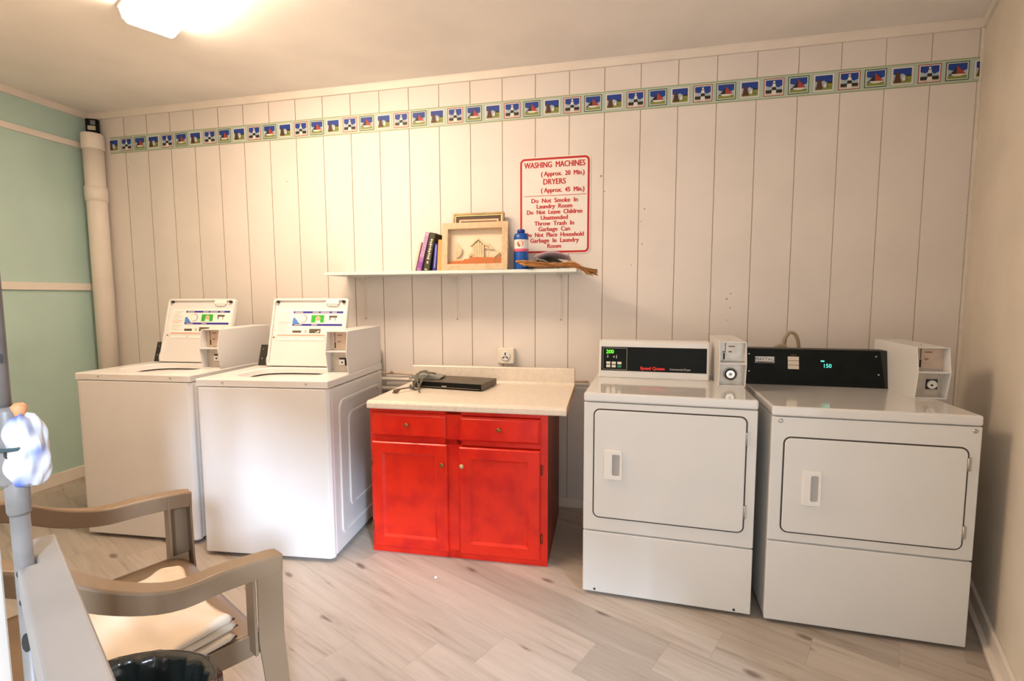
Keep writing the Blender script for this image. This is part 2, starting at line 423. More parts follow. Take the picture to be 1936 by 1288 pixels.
# ------------------------------------------------------------------ wallpaper border
def border():
    z0, z1 = 2.377, 2.4945; xa, xb = 0.15, XR-0.012
    c = {k: mat('border_'+k, v, 0.5) for k, v in dict(base=(0.46,0.57,0.50), edge=(0.36,0.42,0.24), line=(0.55,0.66,0.50), sky=(0.012,0.05,0.30), cloud=(0.42,0.50,0.56), white=(0.74,0.73,0.68), red=(0.42,0.05,0.03), green=(0.02,0.045,0.02), blue=(0.12,0.16,0.22), brown=(0.09,0.035,0.02), grass=(0.25,0.28,0.06), dark=(0.02,0.02,0.02), sand=(0.5,0.42,0.3)).items()}
    m = MB(); m.mat(c['base']); m.box((xa, -0.0002, z0), (xb, -0.0012, z1))
    m.mat(c['edge']); m.box((xa, -0.0002, z0), (xb, -0.0016, z0+0.005)); m.box((xa, -0.0002, z1-0.005), (xb, -0.0016, z1))
    m.mat(c['line']); m.box((xa, -0.0002, z0+0.007), (xb, -0.0016, z0+0.010)); m.box((xa, -0.0002, z1-0.010), (xb, -0.0016, z1-0.007))
    zc = (z0+z1)/2; hw = 0.0505; hh = 0.0455
    def poly(col, pts, k):
        m.mat(c[col]); y = -0.0012-0.0004*k
        q = [(min(max(x, xa), xb), y, z) for x, z in pts]
        if max(v[0] for v in q)-min(v[0] for v in q) > 0.002: m.quad(*q)
    def R(col, x0, zz0, x1, zz1, k): poly(col, [(x0, zz0), (x1, zz0), (x1, zz1), (x0, zz1)], k)
    for k in range(-12, 40):
        cx = 4.27-0.1203*k
        if cx < xa-0.03 or cx > xb+0.045: continue
        kind = k % 3      # 0 lighthouse, 1 rocks/castle (to the left), 2 boat
        kind = {0: 0, 2: 1, 1: 2}[kind] if True else kind
        fr = ['red', 'green', 'blue'][kind]
        R(fr, cx-hw, zc-hh, cx+hw, zc+hh, 1); R('white', cx-hw+0.004, zc-hh+0.004, cx+hw-0.004, zc+hh-0.004, 2)
        if kind: R(fr if kind == 1 else 'white', cx-hw+0.001, zc-hh+0.001, cx+hw-0.001, zc+hh-0.001, 1.5)
        w, h = hw-0.0095, hh-0.009
        if kind == 1: R('line', cx-hw+0.006, zc-hh+0.005, cx+hw-0.006, zc+hh-0.005, 2.3)
        R('cloud', cx-w, zc-h, cx+w, zc+h, 3)
        poly('sky', [(cx-w, zc+h), (cx-w, zc+h*0.25), (cx-w*0.5, zc+h*0.05), (cx, zc+h*0.3), (cx+w*0.5, zc-0.1*h), (cx+w, zc+h*0.15), (cx+w, zc+h)], 4)
        if kind == 0:
            R('dark', cx-w, zc-h*0.85, cx+w, zc-h*0.4, 5); R('sand', cx-w, zc-h, cx+w, zc-h*0.8, 5)
            poly('white', [(cx-0.012, zc-h), (cx+0.012, zc-h), (cx+0.007, zc+h*0.5), (cx-0.007, zc+h*0.5)], 6)
            poly('dark', [(cx-0.0115, zc-h*0.45), (cx+0.0115, zc-h*0.45), (cx+0.0095, zc), (cx-0.0095, zc)], 7)
            R('white', cx-0.005, zc+h*0.55, cx+0.005, zc+h*0.85, 6); R('dark', cx-0.008, zc+h*0.48, cx+0.008, zc+h*0.56, 7)
        elif kind == 1:
            R('grass', cx-w, zc-h, cx+w, zc-h*0.62, 5)
            poly('dark', [(cx-w, zc-h*0.6), (cx-0.003, zc+h*0.45), (cx-0.003, zc-h*0.5)], 6)
            poly('red', [(cx-0.002, zc+h*0.7), (cx+w*0.85, zc-h*0.45), (cx-0.002, zc-h*0.45)], 6)
            poly('white', [(cx-w*0.75, zc-h*0.38), (cx+w*0.9, zc-h*0.45), (cx+0.014, zc-h*0.7), (cx-0.014, zc-h*0.7)], 7)
        else:
            R('grass', cx-w, zc-h, cx+w, zc-h*0.55, 5)
            poly('brown', [(cx-w*0.9, zc-h*0.9), (cx-w*0.1, zc-h*0.9), (cx-w*0.3, zc+h*0.35), (cx-w*0.7, zc+h*0.5)], 6)
            poly('dark', [(cx+w*0.25, zc-h*0.7), (cx+w, zc-h*0.6), (cx+w, zc+h*0.1), (cx+w*0.4, zc+h*0.05)], 6)
            poly('white', [(cx, zc-h*0.7), (cx+w*0.35, zc-h*0.65), (cx+w*0.3, zc-h*0.1), (cx+w*0.05, zc-h*0.2)], 7)
            R('grass', cx+w*0.4, zc-h*0.6, cx+w, zc-h*0.15, 7)
    tag(m.build('wallpaper_border', None, fix=False), 'printed wallpaper border of lighthouses, boats and rocks high on the board wall', 'wallpaper border')
border()

# ------------------------------------------------------------------ sign
def sign():
    t = thing('wall_sign', 'white metal laundry rules sign with red border and red lettering', 'sign', (3.445, -0.001, 1.575))
    w, h = 0.215, 0.575
    m = MB(); m.prism(rrect(-w, 0, w, h, 0.03), 1, 0, -0.003); m.build('sign_plate', M_sign, t)
    m = MB(); m.frame(rrect(-w+0.006, 0.006, w-0.006, h-0.006, 0.028), rrect(-w+0.018, 0.018, w-0.018, h-0.018, 0.018), 1, -0.003, -0.0036); m.build('sign_border', M_text, t)
    m = MB()
    def ln(s, z, size, sx=1.0, x=0, al='CENTER', sp=1.0):
        for k, (ox, oz) in enumerate(((-0.0015, 0), (-0.0005, 0.0006), (0.0005, -0.0006), (0.0015, 0))): m.text(s, size, (x+ox, -0.0035-0.00002*k, z+oz), bold=0.0, sx=sx, align=al, depth=0.0003, space=sp)
    ln('WASHING  MACHINES', 0.512, 0.048, 0.755)
    ln('( Approx.  20  Min.)', 0.462, 0.038, 0.85, 0.18, 'RIGHT')
    ln('DRYERS', 0.413, 0.046, 0.85)
    ln('( Approx.  45  Min.)', 0.366, 0.038, 0.85, 0.18, 'RIGHT')
    m.box((-0.185, -0.0035, 0.345), (0.19, -0.0041, 0.348))
    for i, s in enumerate(['Do  Not  Smoke  In', 'Laundry  Room', 'Do  Not  Leave  Children', 'Unattended', 'Throw  Trash  In', 'Garbage  Can', 'Do  Not  Place  Household', 'Garbage  In  Laundry', 'Room']):
        ln(s, 0.306-i*0.0338, 0.0365, 0.95 if len(s) < 22 else 0.88)
    m.build('lettering', M_text, t, fix=False)
sign()

# ------------------------------------------------------------------ coin box (shared by the machines)
def coin_box(t, a0, a1, bf, bb, z0, z1, style, M_sh):
    th = 0.004; zm = z0+(z1-z0)*0.53; rec = 0.055
    prof = [(bf+0.018, z0), (bf, zm), (bf+0.022, z1), (bb, z1+0.004), (bb, z0)]
    m = MB()
    m.prism(prof, 0, a0, a0+th); m.prism(prof, 0, a1-th, a1)
    m.prism([(bf+0.022, z1-th), (bf+0.022, z1), (bb, z1+0.004), (bb, z1-th)], 0, a0+th, a1-th)
    m.prism([(bf+0.0, zm-th), (bf+0.0, zm+th*0.5), (bf+rec, zm+th*0.5), (bf+rec, zm-th)], 0, a0+th, a1-th)
    m.prism([(bf+0.018, z0), (bf+0.018, z0+th*1.5), (bf+rec, z0+th*1.5), (bf+rec, z0)], 0, a0+th, a1-th)
    m.box((a0+th, bf+rec+0.003, z0), (a1-th, bb, z1-th))
    cb = m.build('coin_box', M_sh, t, bevel=0.0012)
    # upper coin acceptor plate
    m = MB(); y = bf+rec
    m.mat(M_tanplate if style != 'disc' else M_plate); m.box((a0+th, y+0.002, zm+0.006), (a1-th, y-0.001, z1-th))
    m.mat(M_dark)
    cx = a0+(a1-a0)*0.26
    m.box((cx-0.0012, y-0.0025, zm+0.05), (cx+0.0012, y-0.001, z1-0.008))
    if style == 'disc': m.box((cx-0.012, y-0.0025, zm+0.045), (cx+0.001, y-0.001, zm+0.049)); m.box((cx-0.008, y-0.003, zm+0.012), (cx-0.001, y-0.001, zm+0.042))
    else: m.box((cx-0.003, y-0.003, zm+0.014), (cx+0.003, y-0.001, zm+0.046))
    m.mat(mat('plate_print', (0.32, 0.16, 0.10), 0.6)); m.box((cx+0.014, y-0.002, z1-0.026), (cx+0.04, y-0.001, z1-0.020)); m.box((cx+0.014, y-0.002, zm+0.045), (cx+0.028, y-0.001, zm+0.052))
    m.build('coin_acceptor', None, cb)
    # lower lock
    m = MB(); zc = (z0+zm)/2
    m.mat(M_plate); m.box((a0+th, y+0.002, z0+0.006), (a1-th, y-0.001, zm-th))
    if style == 'disc':
        lx = (a0+a1)/2-0.003
        m.mat(M_chrome); m.lathe((lx, y, zc), [(0.03, 0), (0.03, -0.006), (0.026, -0.008)], 28, 1)
        m.mat(M_dark); m.lathe((lx, y, zc), [(0.026, -0.006), (0.026, -0.009)], 28, 1)
        m.mat(M_chrome); m.lathe((lx, y, zc), [(0.020, -0.008), (0.020, -0.013), (0.017, -0.014)], 28, 1)
        m.mat(M_steel); m.lathe((lx, y, zc), [(0.009, -0.012), (0.009, -0.0155)], 20, 1)
        m.mat(M_dark); m.lathe((lx, y, zc), [(0.0035, -0.015), (0.0035, -0.0165)], 12, 1)
    else:
        lx = a0+(a1-a0)*0.62
        m.mat(M_steel); m.box((lx-0.026, y-0.001, zc-0.026), (lx+0.026, y-0.006, zc+0.026))
        m.mat(M_dark); m.box((lx-0.02, y-0.006, zc-0.02), (lx+0.022, y-0.0065, zc+0.022))
        m.mat(M_plast)
        if style == 'round': m.lathe((lx+0.002, y, zc), [(0.018, -0.006), (0.018, -0.012), (0.015, -0.014)], 24, 1)
        else: m.box((lx-0.018, y-0.006, zc-0.017), (lx+0.012, y-0.012, zc+0.013))
        m.mat(M_dark); m.lathe((lx-0.001, y, zc-0.002), [(0.0045, -0.012), (0.0045, -0.015)], 14, 1)
    m.mat(M_steel)
    for sx in (a0+0.014, a1-0.014):
        for sz in (z0+0.016, zm-0.014): m.lathe((sx, y, sz), [(0.004, -0.001), (0.003, -0.003)], 10, 1)
    m.build('coin_lock', None, cb)
    m = MB(); m.lathe(((a0+a1)/2, bf+0.12, z1+0.001), [(0.005, 0), (0.003, 0.003)], 10); build_split(m, 'screw', M_steel, cb)
    return cb

# ------------------------------------------------------------------ washers
def deck_hole(m, w, d, z0, z1, cx, cy, rx, ry, n=64, p=3.2):
    per = []; ins = []
    for i in range(n):
        t = 2*PI*i/n; c, s_ = math.cos(t), math.sin(t)
        ins.append((cx+rx*abs(c)**(2/p)*(1 if c >= 0 else -1), cy+ry*abs(s_)**(2/p)*(1 if s_ >= 0 else -1)))
        k = min((((w-cx) if c > 0 else cx)/abs(c)) if abs(c) > 1e-6 else 9, (((d-cy) if s_ > 0 else cy)/abs(s_)) if abs(s_) > 1e-6 else 9)
        per.append([cx+c*k, cy+s_*k])
    for cn in ((0, 0), (w, 0), (w, d), (0, d)):   # snap the nearest sample to each corner
        j = min(range(n), key=lambda i: (per[i][0]-cn[0])**2+(per[i][1]-cn[1])**2); per[j] = list(cn)
    v = [(x, y, z1) for x, y in per]+[(x, y, z1) for x, y in ins]+[(x, y, z0) for x, y in per]+[(cx+(x-cx)*0.97, cy+(y-cy)*0.97, z1-0.006) for x, y in ins]+[(cx+(x-cx)*0.95, cy+(y-cy)*0.95, z0+0.004) for x, y in ins]
    f = []
    for i in range(n):
        j = (i+1) % n
        f += [(i, j, n+j, n+i), (i, 2*n+i, 2*n+j, j), (n+i, n+j, 3*n+j, 3*n+i), (3*n+i, 3*n+j, 4*n+j, 4*n+i)]
    m._add(v, f)
WW, WD, WH = 0.70, 0.68, 0.914
LBL = {k: mat('lid_label_'+k, v, 0.5) for k, v in dict(paper=(0.84,0.83,0.80), navy=(0.02,0.015,0.30), blue=(0.08,0.25,0.65), green=(0.03,0.42,0.03), skin=(0.62,0.42,0.28), grey=(0.35,0.35,0.36), dark=(0.10,0.08,0.05), orange=(0.75,0.20,0.08), ltext=(0.50,0.48,0.45)).items()}
def washer(label, loc, rz):
    t = thing('washing_machine', label, 'washing machine', loc, rz, 'coin operated top load washers')
    m = MB(); m.box((0, 0.03, 0.02), (WW, WD, 0.874)); m.build('cabinet_body', M_white, t, bevel=0.012, seg=3)
    m = MB(); m.prism([(0.0, 0.034), (0.0, 0.016), (0.014, 0.001), (0.03, 0.0), (WW-0.03, 0.0), (WW-0.014, 0.001), (WW, 0.016), (WW, 0.034)], 2, 0.02, 0.874, smooth=False)
    m.build('front_panel', M_white, t, bevel=0.004)
    # embossed side ribs
    m = MB()
    for (b0, b1, z0, z1) in ((0.10, 0.63, 0.09, 0.80), (0.20, 0.55, 0.20, 0.72)):
        m.frame(rrect(b0, z0, b1, z1, 0.05), rrect(b0+0.022, z0+0.022, b1-0.022, z1-0.022, 0.035), 0, WW-0.002, WW+0.007)
    m.build('side_relief', M_white, t, bevel=0.005, seg=3)
    m = MB(); deck_hole(m, WW, WD, 0.878, WH, 0.325, 0.265, 0.235, 0.175); m.quad((0, 0, 0.878), (WW, 0, 0.878), (WW, 0.09, 0.878), (0, 0.09, 0.878))
    dk = m.build('deck', M_white, t, bevel=0.006, seg=3)
    m = MB()
    for x in (0.149, 0.588): m.lathe((x, 0, 0.899), [(0.005, 0.001), (0.005, -0.002), (0.003, -0.003)], 12, 1)
    build_split(m, 'screw', M_steel, dk)
    # tub
    m = MB(); m.lathe((0.325, 0.265, 0), [(0.228, 0.868), (0.228, 0.50), (0.05, 0.48), (0.0, 0.48)], 40); m.build('tub', M_dark, t)
    m = MB(); m.lathe((0.325, 0.265, 0), [(0.225, 0.78), (0.175, 0.785), (0.165, 0.78), (0.165, 0.765)], 40); m.build('tub_ring', M_plast, t, fix=False)
    # rear console (black metal panel)
    m = MB(); m.prism([(0.585, WH), (0.64, 1.055), (WD, 1.055), (WD, WH)], 0, 0.015, 0.575)
    cs = m.build('console', M_blackm, t, bevel=0.002)
    m = MB()
    for z, bb in ((0.945, 0.596), (1.02, 0.625)): m.lathe((0.035, bb, z), [(0.004, 0.001), (0.003, -0.003)], 10, 1)
    build_split(m, 'screw', M_steel, cs)
    m = MB(); m.hexa([(0.004, 0.492, WH-0.002), (0.076, 0.492, WH-0.002), (0.076, 0.500, WH-0.002), (0.004, 0.500, WH-0.002), (0.016, 0.517, WH+0.122), (0.076, 0.517, WH+0.122), (0.076, 0.525, WH+0.122), (0.016, 0.525, WH+0.122)])
    hb = m.build('hinge_bracket', M_blackm, t, bevel=0.002)
    m = MB()
    for x, z in ((0.028, 0.955), (0.034, 1.01)): m.lathe((x, 0.492+0.2*(z-WH), z), [(0.004, 0.0), (0.003, -0.003)], 10, 1)
    build_split(m, 'screw', M_steel, hb)
    # open lid, hinged at the rear of the opening
    lw, lh, lt = 0.47, 0.405, 0.016
    m = MB(); m.prism(rrect(0, 0, lw, lh, 0.018), 1, 0.0, lt); m.frame(rrect(0, 0, lw, lh, 0.018), rrect(0.012, 0.012, lw-0.012, lh-0.014, 0.014), 1, -0.012, 0.002)
    lid = m.build('lid', M_white, t, bevel=0.003, loc=(0.09, 0.452, WH+0.004), rot=(-math.atan2(0.108, 0.39), 0, 0))
    m = MB(); m.box((lw-0.14, 0.0, lh-0.036), (lw-0.058, -0.014, lh-0.010)); m.box((lw-0.13, 0.0, lh-0.046), (lw-0.068, -0.010, lh-0.034)); m.build('strike', M_plast, lid, bevel=0.003)
    m = MB()
    for x in (0.028, lw-0.032): m.lathe((x, -0.001, lh-0.020), [(0.008, 0), (0.008, -0.013), (0.004, -0.017)], 14, 1)
    build_split(m, 'bumper', M_blackm, lid)
    m = MB(); y = -0.0012
    def B(c, x0, z0, x1, z1, k=0): m.mat(LBL[c]); m.box((x0, 0.001, z0), (x1, y-0.0003*k, z1))
    x0 = 0.040
    B('paper', x0-0.01, 0.178, lw-0.02, 0.342)
    B('navy', x0+0.09, 0.316, lw-0.03, 0.328, 1); B('navy', x0+0.09, 0.240, lw-0.03, 0.252, 1)
    for xx, w_ in ((0.10, .05), (0.21, .04), (0.26, .055), (0.33, .03)): B('ltext', x0+xx, 0.319, x0+xx+w_, 0.325, 2)
    for xx, w_ in ((0.10, .05), (0.21, .035)): B('ltext', x0+xx, 0.243, x0+xx+w_, 0.249, 2)
    m.mat(LBL['blue']); m.quad((x0+0.09, y-0.0006, 0.252), (x0+0.135, y-0.0006, 0.252), (x0+0.115, y-0.0006, 0.275), (x0+0.10, y-0.0006, 0.290), (x0+0.09, y-0.0006, 0.285))
    m.mat(LBL['grey']); m.lathe((x0+0.155, y, 0.284), [(0.025, -0.0004), (0.025, -0.0008)], 20, 1); m.mat(LBL['paper']); m.lathe((x0+0.152, y, 0.284), [(0.021, -0.0008), (0.021, -0.0012)], 20, 1)
    B('green', x0+0.205, 0.260, x0+0.285, 0.305, 1); m.mat(LBL['skin']); m.lathe((x0+0.247, y, 0.284), [(0.016, -0.0004), (0.016, -0.0010)], 16, 1); B('paper', x0+0.232, 0.262, x0+0.262, 0.272, 4)
    B('dark', x0+0.315, 0.290, x0+0.365, 0.302, 1); B('dark', x0+0.318, 0.275, x0+0.325, 0.292, 1); B('dark', x0+0.352, 0.272, x0+0.356, 0.292, 1)
    B('dark', x0+0.095, 0.198, x0+0.150, 0.212, 1); B('ltext', x0+0.17, 0.198, x0+0.185, 0.214, 1); B('dark', x0+0.20, 0.196, x0+0.27, 0.222, 1); m.mat(LBL['paper']); m.quad((x0+0.235, y-0.0008, 0.198), (x0+0.262, y-0.0008, 0.202), (x0+0.262, y-0.0008, 0.213))
    B('orange', x0, 0.181, x0+0.30, 0.186, 1)
    for i in range(13): B('ltext' if i not in (6, 7) else 'orange', x0+0.01*(i < 2), 0.320-i*0.0098, x0+0.072-0.012*(i % 3), 0.3225-i*0.0098, 1)
    B('ltext', x0, 0.150, x0+0.12, 0.172); B('ltext', x0+0.13, 0.150, x0+0.30, 0.172); B('paper', x0+0.002, 0.152, x0+0.118, 0.170, 1); B('paper', x0+0.132, 0.152, x0+0.298, 0.170, 1)
    m.mat(LBL['dark']); m.quad((x0-0.026, y, 0.166), (x0-0.010, y, 0.166), (x0-0.018, y, 0.177))
    m.build('label', None, lid, fix=False)
    m = MB(); m.tube([(0.004, -0.008, 0.0), (0.0, -0.012, 0.03), (0.0, -0.008, 0.055)], 0.004); m.build('hinge', M_steel, lid)
    coin_box(t, 0.580, 0.697, 0.212, 0.675, WH, 1.138, 'square', M_white)
    m = MB()
    for x in (0.05, WW-0.05):
        for y in (0.07, WD-0.07): m.lathe((x, y, 0), [(0.02, 0), (0.02, 0.012), (0.01, 0.014), (0.01, 0.03)], 14)
    build_split(m, 'foot', M_dark, t)
    return t
washer('white top-loading washing machine standing nearest the red cabinet, lid open', (1.7838, -0.9873, 0), 0.0973)
washer('white top-loading washing machine nearest the green wall, lid open', (0.9685, -0.9525, 0), 0.0672)

# ------------------------------------------------------------------ dryers
def dryer_base(t, w, h, dep, door, split, handle, hinges, toe=0.015):
    m = MB(); m.box((0.001, 0.012, toe), (w-0.001, dep, h-0.04)); m.build('cabinet_body', M_whited, t, bevel=0.006)
    m = MB(); m.box((0, -0.001, split+0.003), (w, 0.013, h-0.042)); m.build('front_panel', M_whited, t, bevel=0.004, seg=3)
    m = MB(); m.box((0, -0.001, toe), (w, 0.013, split-0.003)); lp = m.build('lower_panel', M_whited, t, bevel=0.004, seg=3)
    m = MB(); m.box((-0.001, -0.004, h-0.039), (w+0.001, dep, h)); m.build('top', M_top, t, bevel=0.009, seg=4)
    x0, z0, x1, z1 = door
    m = MB(); m.prism(rrect(x0-0.0055, z0-0.0055, x1+0.0055, z1+0.0055, 0.028), 1, 0.0, -0.0018); m.build('door_gap', M_gapshade, t)  # dark sheet behind the door, its colour standing for the shaded gap
    m = MB(); m.prism(rrect(x0, z0, x1, z1, 0.023), 1, 0.0, -0.007); dr = m.build('door', M_whited, t, bevel=0.0035, seg=3)
    hx0, hz0, hx1, hz1 = handle; hm = hx0+(hx1-hx0)*0.46
    m = MB(); m.frame(rrect(hx0, hz0, hx1, hz1, 0.006, 3), rrect(hm, hz0+0.018, hx1-0.010, hz1-0.018, 0.006, 3), 1, -0.006, -0.017)
    hd = m.build('handle', M_plast, dr, bevel=0.003, seg=3)
    m = MB(); m.hexa([(hm, -0.0072, hz0+0.012), (hx1-0.004, -0.014, hz0+0.012), (hx1-0.004, -0.0065, hz0+0.012), (hm, -0.0065, hz0+0.012), (hm, -0.0072, hz1-0.012), (hx1-0.004, -0.014, hz1-0.012), (hx1-0.004, -0.0065, hz1-0.012), (hm, -0.0065, hz1-0.012)])
    m.build('recess', mat('handle_recess_grey', (0.42, 0.41, 0.40), 0.5), dr)
    for hx, ha, hb in hinges:
        m = MB(); m.box((hx-0.006, 0.0, ha), (hx+0.006, -0.006, hb)); m.tube([(hx-0.004, -0.007, ha), (hx-0.004, -0.007, hb)], 0.003, 8); m.build('hinge', M_steel, t)
    m = MB()
    for x in (0.05, w-0.05):
        for y in (0.07, dep-0.07): m.lathe((x, y, 0), [(0.02, 0), (0.02, 0.010), (0.01, 0.012), (0.01, toe+0.004)], 14)
    build_split(m, 'foot', M_dark, t)
    return lp

def dryer_one():
    w, h, dep = 0.6848, 0.906, 0.70
    t = thing('clothes_dryer', 'white front-loading dryer standing to the right of the red cabinet, white-framed console', 'dryer', (3.7036, -0.9005, 0), -0.0446)
    lp = dryer_base(t, w, h, dep, (0.046, 0.362, 0.643, 0.833), 0.2945, (0.088, 0.535, 0.164, 0.663), [(0.650, 0.72, 0.775), (0.650, 0.42, 0.475)])
    m = MB()
    for x in (0.053, 0.622): m.lathe((x, -0.001, 0.028), [(0.005, 0.001), (0.005, -0.002), (0.003, -0.003)], 10, 1)
    build_split(m, 'screw', M_dark, lp)
    m = MB(); m.prism([(0.425, h-0.002), (0.44, h+0.182), (0.47, h+0.190), (0.56, h+0.185), (0.60, h-0.002)], 0, 0.02, 0.549); cs = m.build('console', M_whited, t, bevel=0.008, seg=3)
    def yy(z): return 0.425+0.015*(z-h)/0.184-0.0012
    m = MB(); z0, z1 = h+0.036, h+0.156
    def slab(x0, x1, za, zb, k): m.hexa([(x0, yy(za)-k*0.0005, za), (x1, yy(za)-k*0.0005, za), (x1, yy(za)+0.004, za), (x0, yy(za)+0.004, za), (x0, yy(zb)-k*0.0005, zb), (x1, yy(zb)-k*0.0005, zb), (x1, yy(zb)+0.004, zb), (x0, yy(zb)+0.004, zb)])
    m.mat(M_black); slab(0.032, 0.536, z0, z1, 0.5); cp = m.build('control_panel', None, cs)
    dn = (0, -1, 0.08)
    m = MB(); m.mat(mat('panel_outline', (0.35, 0.33, 0.28), 0.5))
    for s_ in ((0.040, 0.042, z0+0.005, z1-0.005), (0.158, 0.160, z0+0.005, z1-0.005), (0.040, 0.160, z0+0.005, z0+0.007), (0.040, 0.160, z1-0.007, z1-0.005)): slab(*s_, 2)
    mb_ = mat('panel_button_cream', (0.75, 0.72, 0.64), 0.5); mg = mat('panel_button_green', (0.02, 0.25, 0.12), 0.5)
    for i, x in enumerate((0.058, 0.085, 0.113)):
        m.mat(mb_); slab(x, x+0.02, z0+0.033, z0+0.045, 3); m.mat(mg if i == 2 else mb_); slab(x, x+0.02, z0+0.016, z0+0.029, 3)
    m.mat(mat('panel_icons', (0.5, 0.5, 0.5), 0.5)); slab(0.060, 0.068, z0+0.066, z0+0.069, 3); slab(0.063, 0.066, z0+0.070, z0+0.080, 3); slab(0.092, 0.098, z0+0.066, z0+0.074, 3); slab(0.106, 0.110, z0+0.062, z0+0.078, 3)
    m.build('button_pad', None, cp)
    m = MB(); z = z1-0.033; m.text('200', 0.026, (0.056, yy(z)-0.003, z), dn=dn, align='LEFT', bold=0.02, sx=1.0)
    m.build('digits', mat('green_display', (0.0, 0.1, 0.0), 0.4, emit=(0.15, 1.0, 0.02), estr=1.6), cp, fix=False)
    m = MB(); z = z0+0.010; m.mat(mat('brand_red', (0.75, 0.03, 0.02), 0.5)); m.text('Speed Queen', 0.021, (0.225, yy(z)-0.002, z), dn=dn, align='LEFT', bold=0.04, sx=1.02)
    m.mat(mat('print_white', (0.7, 0.68, 0.62), 0.5)); m.text('Commercial Dryer', 0.013, (0.365, yy(z)-0.002, z+0.001), dn=dn, align='LEFT', bold=0.0, sx=0.98)
    m.build('lettering', None, cp, fix=False)
    coin_box(t, 0.572, 0.686, 0.270, 0.66, h, 1.110, 'disc', M_whited)
dryer_one()

def dryer_two():
    w, h, dep = 0.682, 0.889, 0.70
    t = thing('clothes_dryer', 'white front-loading dryer beside the right wall, wide black control panel', 'dryer', (4.4357, -0.9412, 0), -0.0334)
    dryer_base(t, w, h, dep, (0.048, 0.390, 0.642, 0.766), 0.3465, (0.112, 0.506, 0.178, 0.643), [(0.648, 0.685, 0.735), (0.648, 0.43, 0.48)])
    m = MB()
    for x in (0.030, 0.660): m.lathe((x, -0.001, 0.832), [(0.009, 0.001), (0.009, -0.001), (0.005, -0.003)], 14, 1)
    build_split(m, 'screw', M_steel, t)
    m = MB(); m.prism([(0.515, h-0.002), (0.545, h+0.172), (0.62, h+0.172), (0.64, h-0.002)], 0, 0.002, 0.600); cs = m.build('console', M_blackm, t, bevel=0.002)
    def yy(z): return 0.515+0.03*(z-h)/0.174
    m = MB(); m.hexa([(0.0, yy(h)-0.003, h+0.002), (0.588, yy(h)-0.003, h+0.002), (0.588, yy(h)+0.004, h+0.002), (0.0, yy(h)+0.004, h+0.002), (0.0, yy(h+.17)-0.003, h+0.170), (0.570, yy(h+.17)-0.003, h+0.170), (0.570, yy(h+.17)+0.004, h+0.170), (0.0, yy(h+.17)+0.004, h+0.170)])
    cp = m.build('control_panel', M_black, cs)
    dn = (0, -1, 0.17)
    def slab(m, x0, x1, za, zb, k): m.hexa([(x0, yy(za)-0.003-k*0.0005, za), (x1, yy(za)-0.003-k*0.0005, za), (x1, yy(za), za), (x0, yy(za), za), (x0, yy(zb)-0.003-k*0.0005, zb), (x1, yy(zb)-0.003-k*0.0005, zb), (x1, yy(zb), zb), (x0, yy(zb), zb)])
    m = MB(); m.mat(M_plast); slab(m, 0.040, 0.125, h+0.103, h+0.133, 1); m.mat(M_black); slab(m, 0.0425, 0.1225, h+0.1045, h+0.109, 2)
    m.mat(M_ink); m.text('MAYTAG', 0.022, (0.0825, yy(h+.113)-0.0042, h+0.1135), dn=dn, bold=0.0, sx=0.95); m.build('badge', None, cp, fix=False)
    m = MB(); m.mat(mb2 := mat('instruction_sticker', (0.66, 0.60, 0.50), 0.6))
    for k in range(3): slab(m, 0.184, 0.232, h+0.077+k*0.0205, h+0.095+k*0.0205, 1)
    m.mat(mat('sticker_rule', (0.30, 0.12, 0.08), 0.6))
    for k in range(2): slab(m, 0.184, 0.232, h+0.0955+k*0.0205, h+0.0972+k*0.0205, 1)
    slab(m, 0.196, 0.222, h+0.142, h+0.144, 1)
    m.build('sticker', None, cp)
    m = MB(); z = h+0.088; m.text('150', 0.026, (0.352, yy(z)-0.004, z), dn=dn, bold=0.0, sx=0.95); slab(m, 0.325, 0.340, h+0.115, h+0.121, 1)
    m.build('digits', mat('cyan_display', (0.0, 0.1, 0.1), 0.4, emit=(0.12, 1.0, 0.72), estr=1.3), cp, fix=False)
    m = MB()
    for x, z in ((0.553, h+0.145), (0.562, h+0.062), (0.012, h+0.145), (0.012, h+0.062)): m.lathe((x, yy(z)-0.003, z), [(0.004, 0), (0.003, -0.003)], 10, 1)
    build_split(m, 'screw', M_steel, cp)
    coin_box(t, 0.600, 0.716, 0.272, 0.68, h, 1.103, 'round', M_whited)
    # cord loop rising behind the console
dryer_two()
p = smoothpath([(4.660, -0.20, 1.052), (4.676, -0.20, 1.062), (4.683, -0.20, 1.096), (4.704, -0.20, 1.126), (4.730, -0.20, 1.117), (4.746, -0.20, 1.075), (4.750, -0.195, 1.02), (4.75, -0.17, 0.90), (4.76, -0.10, 0.70), (4.78, -0.04, 0.5)], 8)
m = MB(); m.tube(p, 0.0105, 10, flat=0.8); cord = thing('power_cord', 'thick tan power cord looping up behind the black dryer console', 'power cord', (0, 0, 0))
m.build('cable', M_tan, cord)
m = MB(); m.box((4.632, -0.212, 1.040), (4.652, -0.188, 1.056)); m.box((4.650, -0.218, 1.034), (4.690, -0.182, 1.064)); m.build('plug', M_tan, cord, bevel=0.006)

